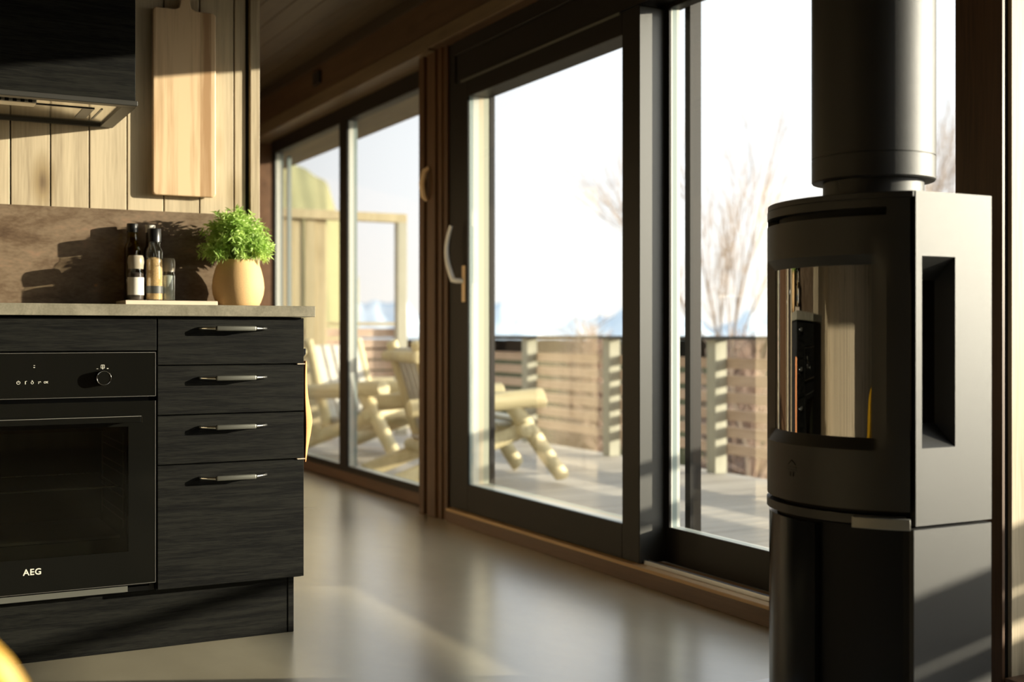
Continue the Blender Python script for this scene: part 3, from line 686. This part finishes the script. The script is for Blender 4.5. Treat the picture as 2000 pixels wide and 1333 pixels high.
def grinder(label, x, y, r, content, ztop, labm):
    t = thing('spice_grinder', label, 'grinder', (x, y, ZT), 'spice grinders on the pale board')
    zb = ztop-0.042
    MB().lathe(x, y, [(r*0.92, ZT), (r, ZT+0.004), (r, zb-0.010), (r*0.86, zb-0.003), (r*0.86, zb+0.004)], 32, True, False).build('glass_body', 'clear_glass', t, 40)
    MB().lathe(x, y, [(r*0.88, ZT+0.003), (r*0.93, ZT+0.006), (r*0.93, zb-0.012), (r*0.5, zb-0.008)], 32).build('contents', content, t, 40)
    MB().lathe(x, y, [(r*0.95, zb+0.002), (r*0.98, zb+0.012), (r*1.04, zb+0.022), (r*0.98, ztop-0.006), (r*0.86, ztop), (r*0.3, ztop)], 32, True, True).build('grinder_head', 'grinder', t, 35)
    if labm: MB().lathe(x, y, [(r*1.012, ZT+0.016), (r*1.012, ZT+0.068)], 32, False, False).build('label', labm, t, 60)
grinder('pepper grinder with a white label and dark contents, left of the two', 0.683, 3.672, 0.0230, 'pepper', 1.061, 'label_white')
grinder('salt grinder with pale grey contents, right of the seasoning bottle', 0.785, 3.705, 0.0200, 'salt', 1.057, None)

# ---- orange cloth on the cabinet end and its hook
b = MB()
zs = [0.755, 0.742, 0.70, 0.655, 0.625, 0.600, 0.585, 0.560, 0.530, 0.505, 0.475]
of = [0.004, 0.006, 0.008, 0.012, 0.019, 0.025, 0.026, 0.022, 0.016, 0.009, 0.004]
ys = [3.190, 3.193, 3.199, 3.23, 3.28, 3.33]
mu = [-0.12, 0.45, 0.95, 1.05, 0.8, 0.4]
grid = []
for j, y in enumerate(ys):
    row = []
    for z, o_ in zip(zs, of):
        wv = mu[j] + 0.12*math.sin(j*1.7+z*14)
        row.append(b.bm.verts.new((1.0435+o_*wv+0.003, y+0.003*math.sin(z*30), z)))
    grid.append(row)
for j in range(len(ys)-1):
    for k in range(len(zs)-1): b.bm.faces.new((grid[j][k], grid[j+1][k], grid[j+1][k+1], grid[j][k+1]))
cl = b.build('oven_cloth', 'orange_cloth', None, 60)
so = cl.modifiers.new('thick', 'SOLIDIFY'); so.thickness = 0.002; so.offset = 0
sb = cl.modifiers.new('sub', 'SUBSURF'); sb.levels = 2; sb.render_levels = 2
tag(cl, 'orange cloth hanging on the end of the drawer cabinet', 'cloth')
tag(MB().tube([(1.0425, 3.25, 0.765), (1.056, 3.25, 0.765), (1.062, 3.25, 0.775), (1.063, 3.25, 0.788)], [0.004, 0.004, 0.0045, 0.004], 10).build('coat_hook', 'cap_black'), 'small black hook above the orange cloth', 'hook')

# ================================================================== WOOD STOVE
SX, SY, SR = 1.975, 1.929, 0.281
NEAR, FAR, BACK = 1.714, 2.144, 2.012
def ap(phi, r=SR): return (SX - r*math.cos(rad(phi)), SY + r*math.sin(rad(phi)))
def plan(r, p=49.0, n=28, xb=BACK, yn=NEAR, yf=FAR):
    return [ap(-p+2*p*k/n, r) for k in range(n+1)] + [(xb, yf), (xb, yn)]
st = thing('wood_stove', 'black curved front wood stove with side window in front of the glass wall', 'stove', (1.86, 1.93, 0.0))
inner = plan(SR-0.026, 47, 28, BACK, NEAR+0.004, FAR-0.004)
def ring_plan(p_out, r_out, r_in, n=28):
    return [ap(-p_out+2*p_out*k/n, r_out) for k in range(n+1)] + [ap(p_out-2*p_out*k/n, r_in) for k in range(n+1)]
# firebox: back, floor and top so that the windows look into a dark chamber
b = MB()
b.prism(inner, 0.452, 0.585); b.prism(inner, 1.0, 1.098)
b.box(1.985, BACK-0.001, NEAR+0.006, FAR-0.006, 0.585, 1.0); b.box(1.80, 1.985, FAR-0.02, FAR-0.006, 0.585, 1.0)
b.build('firebox', 'stove_dark', st)
top = plan(SR-0.002, 49.6, 28, BACK, NEAR, FAR)
MB().prism(plan(SR-0.001, 49.6), 1.098, 1.1105).build('top_plate', 'stove_paint', st, None, 0.0015)
# curved door with bevelled opening
PO, PI_, ZO0, ZI0, ZI1, ZO1 = 39.5, 33.0, 0.598, 0.622, 0.968, 0.988
PSL = 34.0
def prange(a, c, n): return [a+(c-a)*k/n for k in range(n+1)]
phis = prange(-48.6, -PO, 3)[:-1] + prange(-PO, -PI_, 2)[:-1] + prange(-PI_, PI_, 22)[:-1] + prange(PI_, PO, 2)[:-1] + prange(PO, 48.6, 3)
zz = [0.480, 0.54, ZO0, ZI0, 0.70, 0.80, 0.90, ZI1, ZO1, 1.03, 1.064, 1.080, 1.097]
def rr(phi, z):
    if abs(phi) <= PI_+1e-6 and ZI0-1e-6 <= z <= ZI1+1e-6: return SR-0.016
    if abs(phi) < PO-1e-6 and ZO0+1e-6 < z < ZO1-1e-6:
        return SR-0.016*min(1, (PO-abs(phi))/(PO-PI_))
    return SR
b = MB()
g = [[b.bm.verts.new((*ap(p, rr(p, z)), z)) for z in zz] for p in phis]
gi = [[b.bm.verts.new((*ap(p, SR-0.022), z)) for z in zz] for p in phis]
def hole(pa, pb, za, zb):
    inside_glass = pa >= -PI_-1e-6 and pb <= PI_+1e-6 and za >= ZI0-1e-6 and zb <= ZI1+1e-6
    inside_slot = pa >= -PSL-8 and pb <= 48.5 and abs(za-1.064) < 1e-6
    return inside_glass or inside_slot
for i in range(len(phis)-1):
    for k in range(len(zz)-1):
        if hole(phis[i], phis[i+1], zz[k], zz[k+1]): continue
        b.bm.faces.new((g[i][k], g[i+1][k], g[i+1][k+1], g[i][k+1]))
        b.bm.faces.new((gi[i][k], gi[i][k+1], gi[i+1][k+1], gi[i+1][k]))
for e in [e for e in b.bm.edges if e.is_boundary]: pass
# bridge outer and inner skins wherever an edge is open
vmap = {}
for i in range(len(phis)):
    for k in range(len(zz)): vmap[g[i][k]] = gi[i][k]
for e in list(b.bm.edges):
    if e.is_boundary and e.verts[0] in vmap and e.verts[1] in vmap:
        a, c = e.verts
        try: b.bm.faces.new((a, c, vmap[c], vmap[a]))
        except ValueError: pass
bmesh.ops.delete(b.bm, geom=[v for v in b.bm.verts if not v.link_faces], context='VERTS')
sd = b.build('stove_door', 'stove_paint', st, 25)
b = MB(); gp = prange(-PI_-0.5, PI_+0.5, 40)
lo = [b.bm.verts.new((*ap(p, SR-0.017), ZI0-0.004)) for p in gp]; hi = [b.bm.verts.new((*ap(p, SR-0.017), ZI1+0.004)) for p in gp]
for i in range(len(gp)-1): b.bm.faces.new((lo[i], lo[i+1], hi[i+1], hi[i]))
b.build('curved_glass', 'stove_glass', sd, 60)
# side panel (facing the camera side) with a bevelled window recess
xa, xb = 1.800, BACK
wx0, wx1, wz0, wz1 = 1.816, 1.908, 0.604, 0.983
dx, dy, dz = 0.030, 0.050, 0.045
b = MB(); Z0, Z1 = 0.452, 1.1105; Y = NEAR
o = [(xa, Z0), (xb, Z0), (xb, Z1), (xa, Z1)]; h_ = [(wx0, wz0), (wx1, wz0), (wx1, wz1), (wx0, wz1)]
gl = [(wx0+0.010, wz0+dz), (wx1-0.004, wz0+dz), (wx1-0.004, wz1-dz), (wx0+0.010, wz1-dz)]
for k in range(4):
    n_ = (k+1) % 4
    b.face([(o[k][0], Y, o[k][1]), (o[n_][0], Y, o[n_][1]), (h_[n_][0], Y, h_[n_][1]), (h_[k][0], Y, h_[k][1])])
    b.face([(h_[k][0], Y, h_[k][1]), (h_[n_][0], Y, h_[n_][1]), (gl[n_][0], Y+dy, gl[n_][1]), (gl[k][0], Y+dy, gl[k][1])])
    b.face([(o[k][0], Y, o[k][1]), (o[n_][0], Y, o[n_][1]), (o[n_][0], Y+0.012, o[n_][1]), (o[k][0], Y+0.012, o[k][1])])
bmesh.ops.remove_doubles(b.bm, verts=b.bm.verts[:], dist=1e-5)
sp = b.build('side_panel', 'stove_paint', st)
MB().face([(gl[0][0], Y+dy, gl[0][1]), (gl[1][0], Y+dy, gl[1][1]), (gl[2][0], Y+dy, gl[2][1]), (gl[3][0], Y+dy, gl[3][1])]).build('side_glass', 'oven_pane', sp)
MB().box(1.80, BACK, FAR-0.012, FAR, 0.452, 1.1).box(BACK-0.012, BACK, NEAR+0.012, FAR, 0.452, 1.1).build('rear_casing', 'stove_paint', st)
# lower lip, handle bar
MB().prism(ring_plan(47, SR+0.001, SR-0.02), 0.452, 0.470).build('lower_lip', 'stove_paint', st, 30)
pl_ = [ap(-48.5+22*k/12, SR+0.012) for k in range(13)] + [ap(-26.5-22*k/12, SR+0.0) for k in range(13)]
MB().prism(pl_, 0.4455, 0.467).build('door_handle', 'steel_dark', st, 30, 0.001)
# pedestal
base = [ap(-46+92*k/28, SR-0.022) for k in range(29)] + [(1.80, FAR), (BACK, FAR), (BACK, NEAR+0.013), (1.797, NEAR+0.013)]
MB().prism(base, 0.012, 0.4455).build('pedestal', 'stove_dark', st, 30)
MB().prism([ap(-8+52*k/20, SR-0.004) for k in range(21)] + [ap(44-52*k/20, SR-0.020) for k in range(21)], 0.03, 0.442).build('pedestal_door', 'base_glass', st, 30)
MB().box(1.794, BACK, NEAR, NEAR+0.012, 0.010, 0.4455, 0.001, 1).build('pedestal_side', 'stove_paint', st)
# embossed roof shaped emblem on the door
b = MB(); pe = 5.0
def ep(u, z): return (*ap(pe+u, SR+0.0006), z)
for seg in ([(-2.6, 0.556), (0, 0.566), (2.6, 0.556)], [(-3.2, 0.551), (3.2, 0.551)], [(-3.2, 0.5455), (3.2, 0.5455)], [(-1.0, 0.541), (-1.0, 0.532)], [(1.0, 0.541), (1.0, 0.532)]):
    b.tube([ep(u, z) for u, z in seg], 0.0008, 5)
b.build('emblem', 'stove_paint', sd)
fp = thing('flue_pipe', 'thick matte black flue pipe rising from the stove', 'flue pipe', (1.899, 1.929, 1.11))
MB().lathe(1.899, 1.929, [(0.105, 1.111), (0.105, 1.158)], 56).build('collar', 'stove_paint', fp, 40)
MB().lathe(1.899, 1.929, [(0.108, 1.154), (0.1265, 1.154), (0.1285, 1.157), (0.1285, 1.2035), (0.1275, 1.2045), (0.1275, 1.2055), (0.1285, 1.2065), (0.1285, CEIL)], 72).build('pipe', 'stove_paint', fp, 30)
tag(MB().box(1.45, 2.20, 1.55, 2.252, 0.0005, 0.0095, 0.002, 2).build('hearth_plate', 'white_plate'), 'shiny white floor plate under the stove', 'hearth plate')

# ================================================================== YELLOW CHAIR close to the camera
yc = thing('yellow_chair', 'blurred yellow chair back at the lower left corner', 'chair', (-0.55, 0.78, 0.0))
b = MB(); g = []
for i in range(17):
    u = -1+2*i/16; row = []
    for k in range(13):
        v = k/12
        wd = 0.205*(1-0.10*v)*math.sqrt(max(0.0, 1-(max(0, v-0.55)/0.47)**2.6)) if v > 0.55 else 0.205*(1-0.10*v)
        row.append(b.bm.verts.new((wd*u, 0.05*(u*u)-0.08*v, 0.40+0.25*v)))
    g.append(row)
for i in range(16):
    for k in range(12): b.bm.faces.new((g[i][k], g[i+1][k], g[i+1][k+1], g[i][k+1]))
bk = b.build('backrest', 'yellow', yc, 60)
sm = bk.modifiers.new('thick', 'SOLIDIFY'); sm.thickness = 0.02
b = MB(); b.box(-0.21, 0.21, -0.0, 0.40, 0.395, 0.42, 0.01, 3); sea = b.build('seat', 'yellow', yc, 50)
legs = []
for sx_ in (-1, 1):
    for yy_, tilt in ((0.03, -0.06), (0.37, 0.05)):
        legs.append(MB().tube([(sx_*0.17, yy_, 0.395), (sx_*0.20, yy_+tilt, 0.0)], [0.014, 0.011], 10).build('leg', 'cap_black', yc))
for o_ in [bk, sea]+legs: o_.matrix_parent_inverse = Matrix.Identity(4)
yc.rotation_euler = (0, 0, -YAW); yc.location = (-0.060, 1.103, -0.010)

# ================================================================== OUTSIDE
b = MB(); y = -6.0; ZD = -0.02
while y < 11.5:
    b.box(2.50, 4.60, y+0.003, y+0.122, ZD-0.028, ZD, 0.003, 1); y += 0.125
struct(b.build('deck', 'deck'), 'weathered grey brown plank deck outside', 'deck')
struct(MB().box(2.30, 2.52, -6, 11.5, -0.4, -0.055).build('trim_14', 'house_wall'), 'foundation edge below the glass wall', 'foundation')
struct(MB().box(2.40, 2.50, 1.9, 11.5, -0.02, 0.055, 0.002).build('trim_16', 'outer_alu'), 'pale outer ledge below the windows', 'ledge')
struct(MB().box(2.36, 2.62, 1.9, 11, 2.02, 2.5).box(2.5, 2.75, -6, 11, 2.14, 2.5).build('trim_15', 'house_wall'), 'dark eave boards above the windows outside', 'eave')
g_ = MB(); N = 30
gv = [[g_.bm.verts.new((2.5+(900)*(i/N)**2.2, -700+1800*j/N, -0.9-0.045*(900*(i/N)**2.2)**0.95)) for j in range(N+1)] for i in range(N+1)]
for i in range(N):
    for j in range(N): g_.bm.faces.new((gv[i][j], gv[i+1][j], gv[i+1][j+1], gv[i][j+1]))
struct(g_.build('ground', 'ground'), 'brown sloping ground beyond the deck', 'ground')

def fence(name, label, x, y0, y1, ztop, posts, along='Y'):
    t = thing(name, label, 'fence', (x, (y0+y1)/2, ZD))
    z = ztop
    MB().box(x-0.02, x+0.13, y0, y1, z-0.022, z, 0.002, 1).build('cap_rail', 'fence_cap', t)
    MB().box(x+0.088, x+0.10, y0, 0.92, z-0.125, z-0.022).build('shade_board', 'shade_board_dark', t)  # added board on the unseen stretch, shades a band of the stove side
    b = MB(); zz_ = z-0.135
    while zz_-0.072 > ZD+0.02:
        b.box(x+0.09, x+0.105, y0, y1, zz_-0.064, zz_, 0.002, 1); zz_ -= 0.104
    b.build('slat_panel', 'fence_wood', t)
    for py in posts: MB().box(x, x+0.088, py-0.044, py+0.044, ZD, z-0.022, 0.003, 1).build('post', 'fence_post', t)
    return t
fence('deck_fence', 'low slatted deck fence with dark cap rail outside the glass wall', 4.50, -6.0, 9.35, 0.815, [8.30, 7.11, 5.92, 4.73, 3.55, 2.40, 0.62, -0.57, -1.76, -2.95, -4.14, -5.33] )
# end fence across the far side of the deck
t = thing('end_fence', 'slatted fence closing the far end of the deck behind the chairs', 'fence', (3.6, 11.0, ZD))
MB().box(2.6, 4.62, 10.98, 11.10, 0.91, 0.94).build('cap_rail', 'screen_wood', t)
b = MB(); zz_ = 0.88
while zz_ > 0.1: b.box(2.6, 4.62, 11.0, 11.02, zz_-0.085, zz_, 0.002, 1); zz_ -= 0.105
b.build('slat_panel', 'fence_wood', t)
for px_ in (2.7, 3.65, 4.5): MB().box(px_, px_+0.1, 10.90, 10.98, ZD, 0.91).build('post', 'fence_wood', t)
# planked wind screen with an open frame
t = thing('wind_screen', 'tall wooden wind screen, planked beside the house with an open frame', 'screen', (3.3, 9.4, ZD))
b = MB(); x = 2.42; k = 0
while x < 3.26:
    b.box(x, x+0.086, 9.40+(0.0 if k % 2 else 0.018), 9.42+(0.0 if k % 2 else 0.018), ZD, 1.76, 0.002, 1); x += 0.094; k += 1
b.build('plank_panel', 'screen_wood', t)
MB().box(2.40, 3.955, 9.36, 9.44, 1.76, 1.835, 0.003, 1).build('top_rail', 'screen_wood', t)
for px_ in (2.40, 3.19, 3.87): MB().box(px_, px_+0.085, 9.445 if px_ < 3.5 else 9.36, 9.53 if px_ < 3.5 else 9.44, ZD, 1.762, 0.003, 1).build('post', 'fence_post' if px_ > 3.5 else 'screen_wood', t)
# pale low bench in front of the end fence
t = thing('deck_bench', 'pale low bench top far out on the deck', 'bench', (3.9, 10.3, ZD))
MB().box(3.2, 4.42, 10.1, 10.6, 0.36, 0.42, 0.004).build('bench_top', 'log_x', t)
for px_ in (3.3, 4.25): MB().box(px_, px_+0.08, 10.15, 10.55, ZD, 0.36).build('leg', 'log', t)

def log(b, p, q, r0, r1=None, n=12, seg=6):
    p, q = Vector(p), Vector(q); r1 = r1 or r0
    pts, rs = [], []
    L = (q-p).length; d = (q-p)/L
    for k in range(seg+1):
        t = k/seg; pts.append(p.lerp(q, t)+Vector((random.uniform(-1, 1), random.uniform(-1, 1), random.uniform(-1, 1)))*r0*0.05)
        rs.append((r0+(r1-r0)*t)*random.uniform(0.95, 1.05))
    pts = [p-d*r0*0.18]+pts+[q+d*r1*0.18]; rs = [r0*0.72]+rs+[r1*0.72]
    b.tube(pts, rs, n)
def make_chair(label, loc, rz):
    """log armchair, local frame: faces +X, width along Y, base centre at origin"""
    t = thing('log_chair', label, 'chair', (0, 0, 0), 'log armchairs on the deck')
    parts = []
    for s in (-1, 1):
        yo = s*0.33
        b = MB(); log(b, (-0.42, yo, 0.44), (0.36, yo*1.02, 0.49), 0.050, 0.056); parts.append(b.build('armrest', 'log_x', t, 50))
        b = MB(); log(b, (0.17, yo*0.96, 0.46), (0.47, yo*1.05, 0.04), 0.046, 0.044); parts.append(b.build('leg', 'log', t, 50))
        b = MB(); log(b, (0.27, yo*0.9, 0.31), (-0.50, yo*0.98, 0.04), 0.044, 0.046); parts.append(b.build('leg', 'log', t, 50))
        b = MB(); log(b, (-0.17, yo*0.80, 0.17), (-0.36, yo*0.80, 0.80), 0.040, 0.036); parts.append(b.build('back_post', 'log', t, 50))
    b = MB(); log(b, (0.24, -0.38, 0.31), (0.24, 0.38, 0.31), 0.042); parts.append(b.build('front_rail', 'log', t, 50))
    b = MB(); log(b, (-0.22, -0.36, 0.19), (-0.22, 0.36, 0.19), 0.040); parts.append(b.build('rear_rail', 'log', t, 50))
    b = MB(); log(b, (-0.37, -0.33, 0.72), (-0.37, 0.33, 0.72), 0.034); parts.append(b.build('back_rail', 'log', t, 50))
    b = MB()
    for k in range(6):
        u = k/5; xx = 0.24-0.44*u; z = 0.355-0.12*u
        b.box(xx-0.038, xx+0.038, -0.27, 0.27, z, z+0.022, 0.004, 1)
    parts.append(b.build('seat', 'slat_grey', t))
    b = MB()
    for k in range(5):
        yy = -0.2+0.1*k
        m = Matrix.Translation((-0.19, yy, 0.27)) @ Matrix.Rotation(rad(-17), 4, 'Y')
        b.box(-0.012, 0.012, -0.042, 0.042, 0.0, 0.52, 0.004, 1, mat=m)
    parts.append(b.build('backrest', 'slat_grey', t))
    t.location = loc; t.rotation_euler = (0, 0, rz)
    return t
def dup(root, loc, rz, label):
    r = root.copy(); COL.objects.link(r); r.location = loc; r.rotation_euler = (0, 0, rz); r['label'] = label
    for ch in list(root.children):
        c = ch.copy(); COL.objects.link(c); c.parent = r
    return r
ch = make_chair('pale log armchair seen through the sliding door', (3.016, 6.30, ZD), rad(-7))
dup(ch, (3.065, 7.87, ZD), rad(-60), 'weathered log armchair seen through the far window')

# ---- trees, shrub, hill, mountains
def bare_tree(name, label, loc, H, spread, seed, depth=5, mat='bark', r0=0.07, droop=0.0):
    rg = random.Random(seed); b = MB()
    def grow(p, d, L, r, lev):
        q = p; pts = [p.copy()]; rs = [r]
        n = 3
        for k in range(n):
            d = (d+Vector((rg.uniform(-1, 1), rg.uniform(-1, 1), rg.uniform(-0.5, 0.8)))*0.16).normalized()
            q = q+d*L/n; pts.append(q.copy()); rs.append(r*(1-0.35*(k+1)/n))
        b.tube(pts, rs, 5 if lev < 3 else 3, False)
        if lev >= depth: return
        for k in range(rg.choice((2, 3, 3))):
            nd = (d+Vector((rg.uniform(-1, 1), rg.uniform(-1, 1), rg.uniform(-0.25, 0.7)))*spread).normalized()
            bp = pts[rg.choice((1, 2, 3))] if lev else pts[rg.choice((2, 3))]
            grow(bp, nd, L*rg.uniform(0.6, 0.85), max(r*0.52, 0.0030), lev+1)
        grow(q, d, L*0.8, r*0.62, lev+1)
    p0 = Vector(loc)
    grow(p0, Vector((0, 0, 1)), H*0.30, r0, 0)
    return tag(b.build(name, mat), label, 'tree')
def at(px, D_, z):
    u = (px-1000)/F_PX; c_, s_ = math.cos(YAW), math.sin(YAW)
    return ((u*c_+s_)*D_, (-u*s_+c_)*D_, z)
bare_tree('birch_tree', 'bare thin branched tree seen left of the stove', at(1470, 13.0, -1.3), 4.6, 0.34, 3, 5, 'bark', 0.034)
bare_tree('bare_tree', 'bare reddish tree behind the flue pipe', at(1700, 19.5, -1.5), 6.0, 0.32, 9, 5, 'bark', 0.035)
bare_tree('bare_tree', 'bare tree right of the flue pipe', at(1860, 12.5, -1.5), 3.6, 0.45, 21, 5, 'bark', 0.024)
def shrub(label, px, D_, ztop, wid, seed, n=200):
    rg = random.Random(seed); b = MB(); base = Vector(at(px, D_, -1.6))
    for i in range(n):
        a = rg.uniform(0, math.tau); R = rg.random()**0.6*wid
        tip = base+Vector((R*math.cos(a), R*math.sin(a), (ztop+1.6)*math.sqrt(max(0.05, 1-(R/wid)**2))*rg.uniform(0.7, 1)))
        st_ = base+Vector((R*0.3*math.cos(a), R*0.3*math.sin(a), 0))
        mid = (st_+tip)/2+Vector((0, 0, 0.2))
        b.tube([st_, mid, tip], [0.03, 0.02, 0.008], 3, False)
        for _ in range(4):
            q = mid.lerp(tip, rg.random()); b.tube([q, q+Vector((rg.uniform(-1, 1), rg.uniform(-1, 1), rg.uniform(0.2, 1)))*0.4], [0.012, 0.005], 3, False)
    return tag(b.build('shrub', 'shrub'), label, 'shrub')
shrub('bare reddish brown shrub above the fence in the sliding door', 1150, 20, 1.08, 0.55, 5)
shrub('bare tangled bush above the fence beside the stove', 1440, 17, 1.05, 0.8, 6, 120)
# wooded hillside behind the wind screen
b = MB(); NX, NY = 60, 14
g = []
for i in range(NX+1):
    row = []
    px_ = 430+270*i/NX
    ridge = 300+max(0, px_-545)*0.62 + max(0, px_-640)*2.5
    ridge = min(ridge, 640)
    for j in range(NY+1):
        D_ = 30+12*j/NY
        ztop_ = CAM_H+(YH-ridge)*42/F_PX
        z = -3+(ztop_+3)*(j/NY)**0.8+0.06*math.sin(i*0.5+j)*math.sin(i*0.23)
        row.append(b.bm.verts.new(at(px_, D_, z)))
    g.append(row)
back = [b.bm.verts.new(at(430+270*i/NX, 52, -3)) for i in range(NX+1)]
for i in range(NX):
    for j in range(NY): b.bm.faces.new((g[i][j], g[i+1][j], g[i+1][j+1], g[i][j+1]))
    b.bm.faces.new((g[i][NY], g[i+1][NY], back[i+1], back[i]))
struct(b.build('hillside', 'hill', None, 40), 'yellow green hillside rising past the far window', 'hillside')
# distant mountains, air haze painted into their pale blue
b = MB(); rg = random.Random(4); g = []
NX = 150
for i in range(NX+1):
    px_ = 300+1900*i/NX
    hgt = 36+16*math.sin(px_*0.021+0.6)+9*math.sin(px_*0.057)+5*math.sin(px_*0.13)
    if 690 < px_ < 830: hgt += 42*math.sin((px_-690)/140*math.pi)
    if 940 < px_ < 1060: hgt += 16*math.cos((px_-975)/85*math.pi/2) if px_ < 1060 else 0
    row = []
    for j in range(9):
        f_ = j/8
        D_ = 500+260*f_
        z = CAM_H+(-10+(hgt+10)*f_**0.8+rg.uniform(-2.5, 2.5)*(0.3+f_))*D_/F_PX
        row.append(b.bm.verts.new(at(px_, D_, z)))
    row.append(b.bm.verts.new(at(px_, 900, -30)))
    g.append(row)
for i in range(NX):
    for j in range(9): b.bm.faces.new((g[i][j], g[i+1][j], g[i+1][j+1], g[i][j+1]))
struct(b.build('mountain_range', 'mountain', None, 60), 'mountains on the horizon with pale blue haze painted in', 'mountains')
